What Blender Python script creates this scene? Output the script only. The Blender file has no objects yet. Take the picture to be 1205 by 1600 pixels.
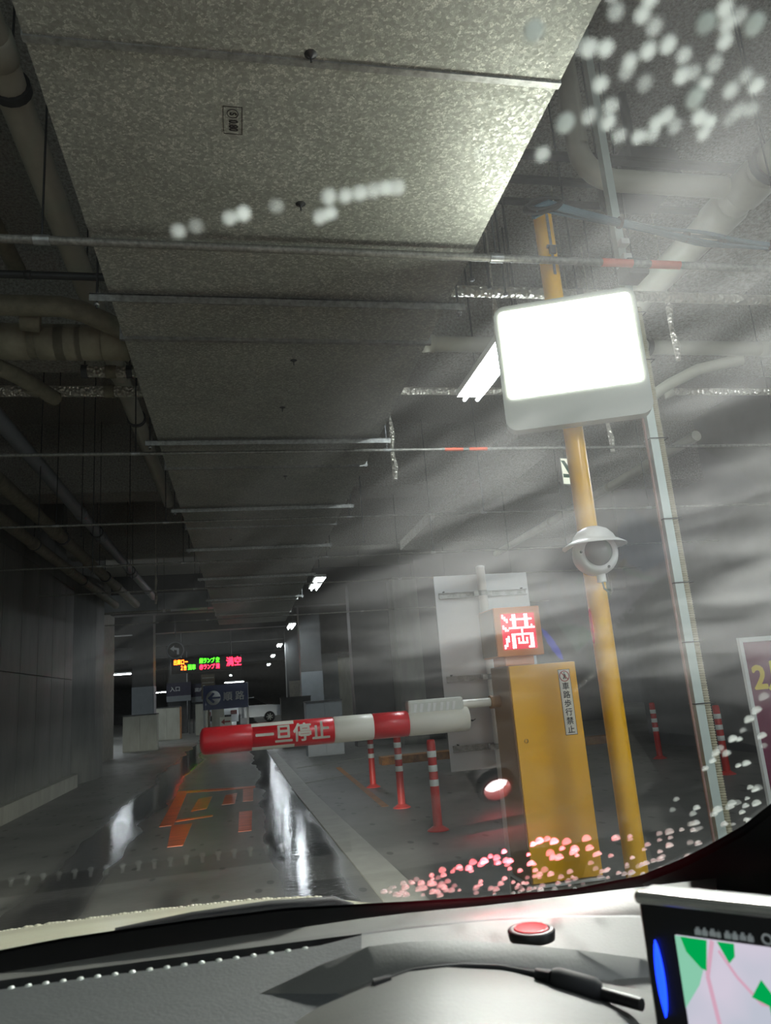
import bpy, bmesh, math, random
from mathutils import Vector, Matrix, Euler
random.seed(7)
S = bpy.context.scene
COL = S.collection
R = math.radians
PI = math.pi

# ------------------------------------------------------------------ camera, world, exposure
CAM_H = 1.25
F_PX = 1150.0
cam_data = bpy.data.cameras.new('camera')
cam_data.sensor_fit = 'VERTICAL'
cam_data.sensor_height = 36.0
cam_data.sensor_width = 36.0
cam_data.lens = F_PX / 1600.0 * 36.0
cam_data.clip_start = 0.02
cam_data.clip_end = 300
cam_data.dof.use_dof = True
cam_data.dof.focus_distance = 4.0
cam_data.dof.aperture_fstop = 17.0
cam = bpy.data.objects.new('camera', cam_data)
COL.objects.link(cam)
CAM_R = (Matrix.Rotation(R(-11.6), 3, 'Z') @ Matrix.Rotation(R(90 + 13.6), 3, 'X') @ Matrix.Rotation(R(-4.5), 3, 'Z'))
cam.matrix_world = Matrix.Translation((0, 0, CAM_H)) @ CAM_R.to_4x4()
S.camera = cam

world = bpy.data.worlds.new('world')
S.world = world
world.use_nodes = True
bg = world.node_tree.nodes['Background']
bg.inputs['Color'].default_value = (0.85, 0.95, 1.0, 1)
bg.inputs['Strength'].default_value = 0.34

S.view_settings.view_transform = 'Standard'
S.view_settings.look = 'None'
S.view_settings.gamma = 1
S.view_settings.use_curve_mapping = False
S.view_settings.exposure = 1.0
S.cycles.use_denoising = True
S.cycles.max_bounces = 8
S.cycles.transparent_max_bounces = 16
S.cycles.sample_clamp_indirect = 3
S.cycles.caustics_reflective = False
S.cycles.caustics_refractive = False

SIGN_GLOW = 10.0          # lit information sign on the pole
TUBE_GLOW = 80.0          # fluorescent tubes
ALARM_W = 4.5             # red alarm lamp on the dash
HEAD_W = 950.0            # the car's low beams
SIGN_W = 30.0             # forward throw of the lit sign's directional LEDs

# ------------------------------------------------------------------ helpers
def at(x, y, Y):
    """Point of the world that a photograph pixel shows at the road depth Y."""
    d = CAM_R @ Vector(((x - 602.5) / F_PX, -(y - 800) / F_PX, -1))
    return Vector((0, 0, CAM_H)) + d * (Y / d.y)

def lin(c):
    return tuple(((v / 255) / 12.92 if v / 255 <= 0.04045 else ((v / 255 + 0.055) / 1.055) ** 2.4) for v in c)

def new_mat(name):
    m = bpy.data.materials.new(name)
    m.use_nodes = True
    nt = m.node_tree
    nt.nodes.clear()
    out = nt.nodes.new('ShaderNodeOutputMaterial')
    return m, nt, out

def N(nt, t, **kw):
    n = nt.nodes.new(t)
    for k, v in kw.items():
        if k in n.inputs:
            n.inputs[k].default_value = v
        else:
            setattr(n, k, v)
    return n

def ramp(nt, stops):
    n = nt.nodes.new('ShaderNodeValToRGB')
    el = n.color_ramp.elements
    while len(el) < len(stops):
        el.new(0.5)
    for e, (p, c) in zip(el, stops):
        e.position = p
        e.color = (c[0], c[1], c[2], 1) if not isinstance(c, (int, float)) else (c, c, c, 1)
    return n

def mat(name, rgb, rough=0.6, metal=0.0, var=0.25, scale=6.0, bump=0.0, bscale=60.0, stretch=(1, 1, 1), emit=None, es=0, spec=0.5):
    m, nt, out = new_mat(name)
    p = N(nt, 'ShaderNodeBsdfPrincipled')
    p.inputs['Roughness'].default_value = rough
    p.inputs['Metallic'].default_value = metal
    p.inputs['Specular IOR Level'].default_value = spec
    c = lin(rgb)
    tc = N(nt, 'ShaderNodeTexCoord')
    mp = N(nt, 'ShaderNodeMapping')
    mp.inputs['Scale'].default_value = stretch
    nt.links.new(tc.outputs['Object'], mp.inputs['Vector'])
    nz = N(nt, 'ShaderNodeTexNoise', Scale=scale, Detail=5.0, Roughness=0.65)
    nt.links.new(mp.outputs[0], nz.inputs['Vector'])
    lo = tuple(v * (1 - var) for v in c)
    hi = tuple(min(1, v * (1 + var)) for v in c)
    rp = ramp(nt, [(0.3, lo), (0.7, hi)])
    nt.links.new(nz.outputs['Fac'], rp.inputs['Fac'])
    nt.links.new(rp.outputs['Color'], p.inputs['Base Color'])
    if bump:
        n2 = N(nt, 'ShaderNodeTexNoise', Scale=bscale, Detail=4.0)
        nt.links.new(tc.outputs['Object'], n2.inputs['Vector'])
        b = N(nt, 'ShaderNodeBump', Strength=bump, Distance=0.02)
        nt.links.new(n2.outputs['Fac'], b.inputs['Height'])
        nt.links.new(b.outputs[0], p.inputs['Normal'])
    if emit:
        p.inputs['Emission Color'].default_value = (*lin(emit), 1)
        p.inputs['Emission Strength'].default_value = es
    nt.links.new(p.outputs[0], out.inputs['Surface'])
    return m

class MB:
    """Collects shapes and links them as ONE mesh object."""
    def __init__(s):
        s.v = []; s.f = []; s.sm = []; s.mi = []
    def add(s, verts, faces, smooth=False, mi=0):
        o = len(s.v)
        s.v += [tuple(v) for v in verts]
        for f in faces:
            s.f.append([i + o for i in f]); s.sm.append(smooth); s.mi.append(mi)
        return s
    def box(s, x0, x1, y0, y1, z0, z1, mi=0):
        v = [(x0, y0, z0), (x1, y0, z0), (x1, y1, z0), (x0, y1, z0), (x0, y0, z1), (x1, y0, z1), (x1, y1, z1), (x0, y1, z1)]
        return s.add(v, [(0, 3, 2, 1), (4, 5, 6, 7), (0, 1, 5, 4), (1, 2, 6, 5), (2, 3, 7, 6), (3, 0, 4, 7)], mi=mi)
    def bbox(s, x0, x1, y0, y1, z0, z1, b=0.01, seg=2, M=None, mi=0):
        bm = bmesh.new()
        bmesh.ops.create_cube(bm, size=1)
        bmesh.ops.scale(bm, vec=(x1 - x0, y1 - y0, z1 - z0), verts=bm.verts)
        bmesh.ops.bevel(bm, geom=bm.edges[:], offset=b, segments=seg, affect='EDGES', profile=0.5)
        bmesh.ops.translate(bm, vec=((x0 + x1) / 2, (y0 + y1) / 2, (z0 + z1) / 2), verts=bm.verts)
        bm.verts.index_update()
        vs = [(M @ v.co if M else v.co.copy()) for v in bm.verts]
        fs = [[v.index for v in f.verts] for f in bm.faces]
        bm.free()
        return s.add(vs, fs, True if seg > 2 else False, mi)
    def prism(s, poly, z0, z1, mi=0):
        n = len(poly)
        v = [(x, y, z0) for x, y in poly] + [(x, y, z1) for x, y in poly]
        f = [tuple(range(n))[::-1], tuple(range(n, 2 * n))] + [(i, (i + 1) % n, n + (i + 1) % n, n + i) for i in range(n)]
        return s.add(v, f, mi=mi)
    def slab(s, pts, off, mi=0):
        """polygon of 3D points given thickness along the vector off"""
        n = len(pts)
        off = Vector(off)
        v = [Vector(p) for p in pts] + [Vector(p) + off for p in pts]
        f = [tuple(range(n)), tuple(range(n, 2 * n))[::-1]] + [(i, n + i, n + (i + 1) % n, (i + 1) % n) for i in range(n)]
        return s.add(v, f, mi=mi)
    def tube(s, pts, r, n=12, mi=0, cap=True):
        pts = [Vector(p) for p in pts]
        rs = r if isinstance(r, (list, tuple)) else [r] * len(pts)
        t0 = (pts[1] - pts[0]).normalized()
        u = t0.orthogonal().normalized()
        V = []
        for i, p in enumerate(pts):
            a = pts[max(0, i - 1)]; b = pts[min(len(pts) - 1, i + 1)]
            t = (b - a)
            t = t.normalized() if t.length > 1e-9 else t0
            u = (u - t * u.dot(t))
            u = u.normalized() if u.length > 1e-6 else t.orthogonal().normalized()
            w = t.cross(u)
            for k in range(n):
                an = 2 * PI * k / n
                V.append(p + (u * math.cos(an) + w * math.sin(an)) * rs[i])
        fs = [(i * n + k, i * n + (k + 1) % n, (i + 1) * n + (k + 1) % n, (i + 1) * n + k) for i in range(len(pts) - 1) for k in range(n)]
        s.add(V, fs, True, mi)
        if cap:
            L = len(pts) - 1
            s.add(V[:n], [tuple(range(n))[::-1]], False, mi)
            s.add(V[L * n:], [tuple(range(n))], False, mi)
        return s
    def lathe(s, prof, c=(0, 0, 0), n=24, M=None, mi=0, a0=0, a1=2 * PI):
        full = abs(a1 - a0 - 2 * PI) < 1e-6
        V = []
        m = n if full else n + 1
        for (r, z) in prof:
            for k in range(m):
                a = a0 + (a1 - a0) * k / n
                p = Vector((r * math.cos(a), r * math.sin(a), z))
                if M: p = M @ p
                V.append(p + Vector(c))
        fs = []
        for i in range(len(prof) - 1):
            for k in range(n):
                k2 = (k + 1) % m
                fs.append((i * m + k, i * m + k2, (i + 1) * m + k2, (i + 1) * m + k))
        return s.add(V, fs, True, mi)
    def grid(s, rows, smooth=True, mi=0):
        n = len(rows[0])
        V = [p for r in rows for p in r]
        fs = [(i * n + k, (i + 1) * n + k, (i + 1) * n + k + 1, i * n + k + 1) for i in range(len(rows) - 1) for k in range(n - 1)]
        return s.add(V, fs, smooth, mi)
    def mesh(s, name, mats):
        me = bpy.data.meshes.new(name)
        me.from_pydata(s.v, [], s.f)
        for m in (mats if isinstance(mats, (list, tuple)) else [mats]):
            me.materials.append(m)
        me.polygons.foreach_set('use_smooth', s.sm)
        me.polygons.foreach_set('material_index', s.mi)
        me.update()
        return me
    def build(s, name, mats, parent=None, loc=None):
        return link(name, s.mesh(name, mats), parent, loc)

def link(name, me, parent=None, loc=None, rot=None):
    o = bpy.data.objects.new(name, me)
    COL.objects.link(o)
    if parent:
        o.parent = parent
    if loc is not None: o.location = loc
    if rot is not None: o.rotation_euler = rot
    return o

def tag(o, label=None, cat=None, group=None, kind=None):
    for k, v in (('label', label), ('category', cat), ('group', group), ('kind', kind)):
        if v: o[k] = v
    return o

def thing(name, label, cat, loc=(0, 0, 0), rot=(0, 0, 0), group=None):
    o = bpy.data.objects.new(name, None)
    o.empty_display_size = 0.1
    COL.objects.link(o)
    o.location = loc; o.rotation_euler = rot
    return tag(o, label, cat, group)

def copy_tree(o, loc=None, parent=None, label=None):
    c = o.copy()
    COL.objects.link(c)
    if parent: c.parent = parent
    if loc is not None: c.location = loc
    if label: c['label'] = label
    for ch in list(o.children):
        copy_tree(ch, None, c)
    return c

def text_mesh(body, size, bold=0.0, ext=0.0, align='LEFT', narrow=1.0, space=1.0, shear=0):
    cu = bpy.data.curves.new('t', 'FONT')
    cu.body = body; cu.size = size; cu.extrude = ext
    cu.align_x = align; cu.align_y = 'CENTER'; cu.space_character = space; cu.resolution_u = 3; cu.shear = shear
    o = bpy.data.objects.new('t', cu)
    COL.objects.link(o)
    bpy.context.view_layer.update()
    me = bpy.data.meshes.new_from_object(o.evaluated_get(bpy.context.evaluated_depsgraph_get()))
    bpy.data.objects.remove(o)
    bpy.data.curves.remove(cu)
    if bold:
        vs = [v.co.copy() for v in me.vertices]; fs = [list(p.vertices) for p in me.polygons]; n = len(vs)
        V, Fc = [], []
        for i, (dx, dy) in enumerate(((-1, 0), (1, 0), (0, -1), (0, 1), (-.7, .7), (.7, .7), (.7, -.7), (-.7, -.7))):
            V += [v + Vector((dx * bold, dy * bold, i * size * 0.0008)) for v in vs]
            Fc += [[k + i * n for k in f] for f in fs]
        bpy.data.meshes.remove(me)
        me = bpy.data.meshes.new('print'); me.from_pydata(V, [], Fc)
    if narrow != 1.0:
        for v in me.vertices: v.co.x *= narrow
    return me

def text(name, body, size, m, parent, loc, rot=(R(90), 0, 0), **kw):
    me = text_mesh(body, size, **kw)
    me.materials.clear(); me.materials.append(m)
    return link(name, me, parent, loc, rot)

# ------------------------------------------------------------------ materials
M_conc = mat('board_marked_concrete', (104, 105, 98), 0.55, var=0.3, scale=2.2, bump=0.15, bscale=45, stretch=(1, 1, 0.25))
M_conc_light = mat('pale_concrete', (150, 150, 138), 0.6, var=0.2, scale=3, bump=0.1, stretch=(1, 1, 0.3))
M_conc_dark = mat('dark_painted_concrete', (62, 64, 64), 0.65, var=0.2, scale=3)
M_spray = mat('sprayed_insulation', (160, 158, 147), 0.95, var=0.5, scale=45, bump=1.0, bscale=70)
M_grey_paint = mat('grey_paint', (128, 134, 138), 0.5, var=0.08)
M_vinyl = mat('cream_vinyl_pipe', (176, 175, 158), 0.45, var=0.12, scale=4)
M_lag = mat('wrapped_pipe_lagging', (128, 124, 104), 0.7, var=0.25, scale=12)
M_steel = mat('galvanised_steel', (150, 152, 148), 0.4, 0.7, var=0.35, scale=40)
M_steel_dark = mat('dark_steel', (60, 62, 62), 0.5, 0.5, var=0.2)
M_rod = mat('old_zinc_rod', (122, 122, 114), 0.5, 0.4, var=0.45, scale=55)
M_orange_tape = mat('orange_tape', (205, 84, 48), 0.5, var=0.15)
M_yellow = mat('yellow_enamel', (250, 188, 12), 0.28, var=0.04, scale=3)
M_orange_case = mat('orange_enamel', (230, 140, 50), 0.35, var=0.04)
M_box_side = mat('box_side_enamel', (158, 116, 62), 0.4, var=0.05)
M_white = mat('white_enamel', (222, 224, 220), 0.35, var=0.03)
M_panelback = mat('aluminium_sign_back', (196, 200, 202), 0.35, 0.2, var=0.05)
M_red = mat('red_vinyl', (205, 22, 36), 0.3, var=0.05)
M_bar_white = mat('white_vinyl', (226, 226, 212), 0.35, var=0.04)
M_post_red = mat('red_rubber', (186, 44, 38), 0.5, var=0.12)
M_band = mat('reflective_band', (225, 228, 220), 0.25, var=0.1, scale=60)
M_black = mat('black_plastic', (14, 14, 15), 0.45, var=0.1)
M_rubber = mat('black_rubber', (9, 9, 10), 0.7, var=0.1)
M_dash = mat('grey_dash_plastic', (80, 80, 76), 0.55, var=0.06, scale=30, bump=0.04, bscale=420)
M_mat = mat('grey_grained_dash_cover', (50, 53, 53), 0.7, var=0.12, scale=40, bump=0.08, bscale=350)
M_hood = mat('cream_bonnet_paint', (226, 222, 196), 0.25, var=0.03)
M_signgrey = mat('grey_sign_housing', (176, 182, 172), 0.4, var=0.03)
M_maroon = mat('maroon_banner', (112, 40, 70), 0.6, var=0.08)
M_banner_yellow = mat('yellow_print', (222, 196, 60), 0.6, var=0.05)
M_blue = mat('blue_sign', (52, 66, 110), 0.45, var=0.05)
M_print_white = mat('white_print', (205, 208, 208), 0.5, var=0.02)
M_print_black = mat('black_print', (28, 26, 24), 0.5, var=0.02)
M_print_red = mat('red_print', (160, 50, 45), 0.5, var=0.02)
M_green = mat('green_print', (20, 140, 95), 0.5, var=0.02)
M_line_white = mat('worn_white_line', (120, 120, 112), 0.6, var=0.3, scale=9)
M_line_orange = mat('worn_orange_line', (150, 96, 40), 0.6, var=0.4, scale=9)
M_orange_stroke = mat('orange_stroke', (190, 84, 24), 0.3, var=0.5, scale=5, stretch=(0.4, 2, 1))
M_strip = mat('pale_concrete_strip', (150, 150, 142), 0.55, var=0.15, scale=4)
M_kerb = mat('kerb_concrete', (118, 116, 106), 0.6, var=0.2)
M_cable_blue = mat('blue_grey_cable', (66, 96, 108), 0.45, var=0.15)
M_car_white = mat('white_car_paint', (200, 203, 206), 0.2, var=0.02)
M_car_grey = mat('silver_car_paint', (140, 144, 148), 0.25, 0.5, var=0.02)
M_glass_dark = mat('dark_car_glass', (12, 14, 16), 0.1, var=0.02)
M_tube = mat('fluorescent_tube', (255, 255, 255), 0.5, var=0.0, emit=(240, 246, 255), es=TUBE_GLOW)
M_tube_fill = mat('added_fill_tube', (255, 255, 255), 0.5, var=0.0, emit=(240, 246, 255), es=TUBE_GLOW * 3)  # stronger glow for the added fill tubes in the bays
M_screen_lit = mat('lit_sign_screen', (250, 250, 250), 0.5, var=0.0, emit=(255, 255, 246), es=SIGN_GLOW)
M_led_on = mat('lit_led', (255, 210, 210), 0.5, var=0.0, emit=(255, 196, 200), es=3.0)
M_led_off = mat('led_board', (150, 8, 34), 0.5, var=0.1, emit=(215, 14, 50), es=0.6)
M_ledr = mat('red_led_text', (255, 30, 50), 0.5, var=0, emit=(255, 25, 50), es=6.0)
M_ledg = mat('green_led_text', (40, 255, 40), 0.5, var=0, emit=(50, 240, 20), es=5.0)
M_ledo = mat('orange_led_text', (255, 90, 20), 0.5, var=0, emit=(255, 80, 15), es=8.0)
M_alarm = mat('red_alarm_lens', (190, 84, 84), 0.3, var=0, emit=(255, 70, 80), es=0.12)
M_chip = mat('white_hot_led', (255, 240, 240), 0.5, var=0, emit=(255, 250, 248), es=6.5)
M_blue_led = mat('blue_indicator', (20, 60, 255), 0.3, var=0, emit=(15, 50, 255), es=2.2)
M_exit = mat('lit_exit_face', (235, 240, 225), 0.5, var=0, emit=(235, 240, 220), es=0.5)
M_cap = mat('clear_plastic_cover', (206, 210, 200), 0.15, var=0.03)
M_dome_glass = mat('smoked_dome', (120, 122, 116), 0.08, var=0.05)
M_spot = mat('red_pipe_mark', (150, 60, 60), 0.5, var=0.1)

def mat_duct():
    m, nt, out = new_mat('spangled_galvanised_sheet')
    p = N(nt, 'ShaderNodeBsdfPrincipled')
    tc = N(nt, 'ShaderNodeTexCoord')
    vo = N(nt, 'ShaderNodeTexVoronoi', Scale=105.0)
    nt.links.new(tc.outputs['Object'], vo.inputs['Vector'])
    nz = N(nt, 'ShaderNodeTexNoise', Scale=180.0, Detail=2.0)
    nt.links.new(tc.outputs['Object'], nz.inputs['Vector'])
    big = N(nt, 'ShaderNodeTexNoise', Scale=2.5, Detail=4.0)
    nt.links.new(tc.outputs['Object'], big.inputs['Vector'])
    mul = N(nt, 'ShaderNodeMath', operation='MULTIPLY')
    sep = N(nt, 'ShaderNodeSeparateColor')
    nt.links.new(vo.outputs['Color'], sep.inputs[0])
    nt.links.new(sep.outputs[0], mul.inputs[0]); nt.links.new(nz.outputs['Fac'], mul.inputs[1])
    rp = ramp(nt, [(0.05, lin((152, 156, 146))), (0.38, lin((176, 179, 168))), (0.55, lin((216, 218, 206)))])
    nt.links.new(mul.outputs[0], rp.inputs['Fac'])
    rp2 = ramp(nt, [(0.3, (0.8, 0.8, 0.8)), (0.7, (1, 1, 1))])
    nt.links.new(big.outputs['Fac'], rp2.inputs['Fac'])
    mx = N(nt, 'ShaderNodeMix', data_type='RGBA', blend_type='MULTIPLY')
    mx.inputs[0].default_value = 1
    nt.links.new(rp.outputs['Color'], mx.inputs[6]); nt.links.new(rp2.outputs['Color'], mx.inputs[7])
    nt.links.new(mx.outputs[2], p.inputs['Base Color'])
    p.inputs['Metallic'].default_value = 0.35
    rr = ramp(nt, [(0.1, 0.38), (0.5, 0.6)])
    nt.links.new(sep.outputs[1], rr.inputs['Fac'])
    nt.links.new(rr.outputs['Color'], p.inputs['Roughness'])
    b = N(nt, 'ShaderNodeBump', Strength=0.25, Distance=0.004)
    nt.links.new(mul.outputs[0], b.inputs['Height'])
    nt.links.new(b.outputs[0], p.inputs['Normal'])
    nt.links.new(p.outputs[0], out.inputs['Surface'])
    return m
M_duct = mat_duct()

def mat_foil():
    m, nt, out = new_mat('crinkled_foil_lagging')
    p = N(nt, 'ShaderNodeBsdfPrincipled', Metallic=0.6, Roughness=0.3)
    p.inputs['Base Color'].default_value = (*lin((226, 222, 206)), 1)
    tc = N(nt, 'ShaderNodeTexCoord')
    vo = N(nt, 'ShaderNodeTexVoronoi', Scale=38.0)
    nt.links.new(tc.outputs['Object'], vo.inputs['Vector'])
    b = N(nt, 'ShaderNodeBump', Strength=1.0, Distance=0.03)
    nt.links.new(vo.outputs['Distance'], b.inputs['Height'])
    nt.links.new(b.outputs[0], p.inputs['Normal'])
    nt.links.new(p.outputs[0], out.inputs['Surface'])
    return m
M_foil = mat_foil()

def mat_floor():
    """wet asphalt: the tyre tracks hold water, elsewhere it is damp"""
    m, nt, out = new_mat('wet_concrete_floor')
    p = N(nt, 'ShaderNodeBsdfPrincipled')
    tc = N(nt, 'ShaderNodeTexCoord')
    sx = N(nt, 'ShaderNodeSeparateXYZ')
    nt.links.new(tc.outputs['Object'], sx.inputs[0])
    # wavy X so that the tracks have irregular edges
    mp = N(nt, 'ShaderNodeMapping'); mp.inputs['Scale'].default_value = (1, 0.3, 1)
    nt.links.new(tc.outputs['Object'], mp.inputs['Vector'])
    nz = N(nt, 'ShaderNodeTexNoise', Scale=1.3, Detail=3.0, Roughness=0.5)
    nt.links.new(mp.outputs[0], nz.inputs['Vector'])
    w = N(nt, 'ShaderNodeMath', operation='MULTIPLY_ADD')
    nt.links.new(nz.outputs['Fac'], w.inputs[0]); w.inputs[1].default_value = 0.7
    nt.links.new(sx.outputs['X'], w.inputs[2])
    def band(c, h, soft):
        a = N(nt, 'ShaderNodeMath', operation='SUBTRACT'); nt.links.new(w.outputs[0], a.inputs[0]); a.inputs[1].default_value = c + 0.35
        b = N(nt, 'ShaderNodeMath', operation='ABSOLUTE'); nt.links.new(a.outputs[0], b.inputs[0])
        r = N(nt, 'ShaderNodeMapRange', interpolation_type='SMOOTHSTEP'); nt.links.new(b.outputs[0], r.inputs['Value'])
        r.inputs['From Min'].default_value = h + soft; r.inputs['From Max'].default_value = h - soft
        return r.outputs[0]
    b1 = band(0.42, 0.25, 0.12); b2 = band(-1.35, 0.28, 0.14); b3 = band(-0.45, 0.5, 0.35)
    mxa = N(nt, 'ShaderNodeMath', operation='MAXIMUM'); nt.links.new(b1, mxa.inputs[0]); nt.links.new(b2, mxa.inputs[1])
    h3 = N(nt, 'ShaderNodeMath', operation='MULTIPLY'); nt.links.new(b3, h3.inputs[0]); h3.inputs[1].default_value = 0.2
    wet = N(nt, 'ShaderNodeMath', operation='MAXIMUM'); nt.links.new(mxa.outputs[0], wet.inputs[0]); nt.links.new(h3.outputs[0], wet.inputs[1])
    # colour
    n1 = N(nt, 'ShaderNodeTexNoise', Scale=0.9, Detail=8.0, Roughness=0.7); nt.links.new(tc.outputs['Object'], n1.inputs['Vector'])
    dry = ramp(nt, [(0.3, lin((92, 92, 88))), (0.7, lin((122, 122, 116)))])
    nt.links.new(n1.outputs['Fac'], dry.inputs['Fac'])
    # small dark spots where drips fell
    sp = N(nt, 'ShaderNodeTexVoronoi', Scale=6.0); sp.inputs['Randomness'].default_value = 1.0
    mp2 = N(nt, 'ShaderNodeMapping'); mp2.inputs['Scale'].default_value = (1.0, 0.45, 1)
    nt.links.new(tc.outputs['Object'], mp2.inputs['Vector']); nt.links.new(mp2.outputs[0], sp.inputs['Vector'])
    spr = ramp(nt, [(0.13, 0.4), (0.19, 1.0)])
    nt.links.new(sp.outputs['Distance'], spr.inputs['Fac'])
    mm = N(nt, 'ShaderNodeMix', data_type='RGBA', blend_type='MULTIPLY'); mm.inputs[0].default_value = 1
    nt.links.new(dry.outputs['Color'], mm.inputs[6]); nt.links.new(spr.outputs['Color'], mm.inputs[7])
    mw = N(nt, 'ShaderNodeMix', data_type='RGBA')
    nt.links.new(wet.outputs[0], mw.inputs[0]); nt.links.new(mm.outputs[2], mw.inputs[6]); mw.inputs[7].default_value = (*lin((54, 54, 52)), 1)
    nt.links.new(mw.outputs[2], p.inputs['Base Color'])
    rr = N(nt, 'ShaderNodeMapRange'); nt.links.new(wet.outputs[0], rr.inputs['Value'])
    rr.inputs['To Min'].default_value = 0.5; rr.inputs['To Max'].default_value = 0.10
    nt.links.new(rr.outputs[0], p.inputs['Roughness'])
    nb = N(nt, 'ShaderNodeTexNoise', Scale=26.0, Detail=3.0)
    mp3 = N(nt, 'ShaderNodeMapping'); mp3.inputs['Scale'].default_value = (0.5, 1.2, 1)
    nt.links.new(tc.outputs['Object'], mp3.inputs['Vector']); nt.links.new(mp3.outputs[0], nb.inputs['Vector'])
    bp = N(nt, 'ShaderNodeBump', Strength=0.13, Distance=0.012)
    nt.links.new(nb.outputs['Fac'], bp.inputs['Height']); nt.links.new(bp.outputs[0], p.inputs['Normal'])
    nt.links.new(p.outputs[0], out.inputs['Surface'])
    return m
M_floor = mat_floor()

FILM = 0.26
def mat_glass(name, smear):
    """clean pane inside; on the outside a film of rain smeared into streaks by the wiper"""
    m, nt, out = new_mat(name)
    tr = N(nt, 'ShaderNodeBsdfTransparent')
    tr.inputs['Color'].default_value = (0.97, 0.985, 0.97, 1)
    gl = N(nt, 'ShaderNodeBsdfGlossy', Roughness=0.02)
    ge = N(nt, 'ShaderNodeNewGeometry')
    dt = N(nt, 'ShaderNodeVectorMath', operation='DOT_PRODUCT')
    nt.links.new(ge.outputs['Normal'], dt.inputs[0]); nt.links.new(ge.outputs['Incoming'], dt.inputs[1])
    ab = N(nt, 'ShaderNodeMath', operation='ABSOLUTE'); nt.links.new(dt.outputs['Value'], ab.inputs[0])
    om = N(nt, 'ShaderNodeMath', operation='SUBTRACT'); om.inputs[0].default_value = 1.0; nt.links.new(ab.outputs[0], om.inputs[1])
    pw = N(nt, 'ShaderNodeMath', operation='POWER'); nt.links.new(om.outputs[0], pw.inputs[0]); pw.inputs[1].default_value = 5.0
    fr = N(nt, 'ShaderNodeMath', operation='MULTIPLY_ADD'); nt.links.new(pw.outputs[0], fr.inputs[0])
    fr.inputs[1].default_value = 0.50; fr.inputs[2].default_value = 0.02
    mx = N(nt, 'ShaderNodeMixShader')
    nt.links.new(fr.outputs[0], mx.inputs[0]); nt.links.new(tr.outputs[0], mx.inputs[1]); nt.links.new(gl.outputs[0], mx.inputs[2])
    if not smear:
        nt.links.new(mx.outputs[0], out.inputs['Surface'])
        return m
    tc = N(nt, 'ShaderNodeTexCoord')
    sx = N(nt, 'ShaderNodeSeparateXYZ'); nt.links.new(tc.outputs['Object'], sx.inputs[0])
    # wiper arcs: polar coordinates about the wiper's pivot
    PX, PY = -0.07, 0.285
    def math_(op, a, b=None):
        k = N(nt, 'ShaderNodeMath', operation=op)
        for i, v in enumerate((a, b)):
            if v is None: continue
            if isinstance(v, (int, float)): k.inputs[i].default_value = v
            else: nt.links.new(v, k.inputs[i])
        return k.outputs[0]
    def smooth(v, a, b, lo=0.0, hi=1.0):
        k = N(nt, 'ShaderNodeMapRange', interpolation_type='SMOOTHSTEP'); nt.links.new(v, k.inputs['Value'])
        for n_, x_ in (('From Min', a), ('From Max', b), ('To Min', lo), ('To Max', hi)): k.inputs[n_].default_value = x_
        return k.outputs[0]
    dx = math_('SUBTRACT', sx.outputs['X'], PX)
    dy = math_('SUBTRACT', PY, sx.outputs['Y'])
    an = math_('ARCTAN2', dy, dx)
    rad = math_('SQRT', math_('ADD', math_('MULTIPLY', dx, dx), math_('MULTIPLY', dy, dy)))
    def noise(ka, kr, det, seed):
        c = N(nt, 'ShaderNodeCombineXYZ')
        nt.links.new(math_('MULTIPLY', an, ka), c.inputs[0]); nt.links.new(math_('MULTIPLY', rad, kr), c.inputs[1]); c.inputs[2].default_value = seed
        n_ = N(nt, 'ShaderNodeTexNoise', Scale=1.0, Detail=det, Roughness=0.55, Distortion=0.3)
        nt.links.new(c.outputs[0], n_.inputs['Vector'])
        return n_.outputs['Fac']
    broad = smooth(noise(9.0, 16.0, 2.0, 3.1), 0.34, 0.68, 0.30, 1.0)
    fine = smooth(noise(30.0, 16.0, 2.0, 9.7), 0.3, 0.72, 0.82, 1.0)
    side = smooth(sx.outputs['X'], 0.012, 0.10, 0.06, 1.0)
    low = smooth(an, -0.30, 0.14, 0.05, 1.0)
    top = smooth(an, 1.10, 0.72, 0.10, 1.0)
    al = math_('MULTIPLY', math_('MULTIPLY', math_('MULTIPLY', broad, fine), math_('MULTIPLY', side, low)), math_('MULTIPLY', top, FILM))
    tl = N(nt, 'ShaderNodeBsdfTranslucent'); tl.inputs['Color'].default_value = (0.95, 0.94, 0.92, 1)
    m2 = N(nt, 'ShaderNodeMixShader')
    nt.links.new(al, m2.inputs[0]); nt.links.new(tr.outputs[0], m2.inputs[1]); nt.links.new(tl.outputs[0], m2.inputs[2])
    nt.links.new(m2.outputs[0], out.inputs['Surface'])
    return m
M_pane = mat_glass('clear_windscreen_glass', False)
M_film = mat_glass('rain_smeared_glass', True)

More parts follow.
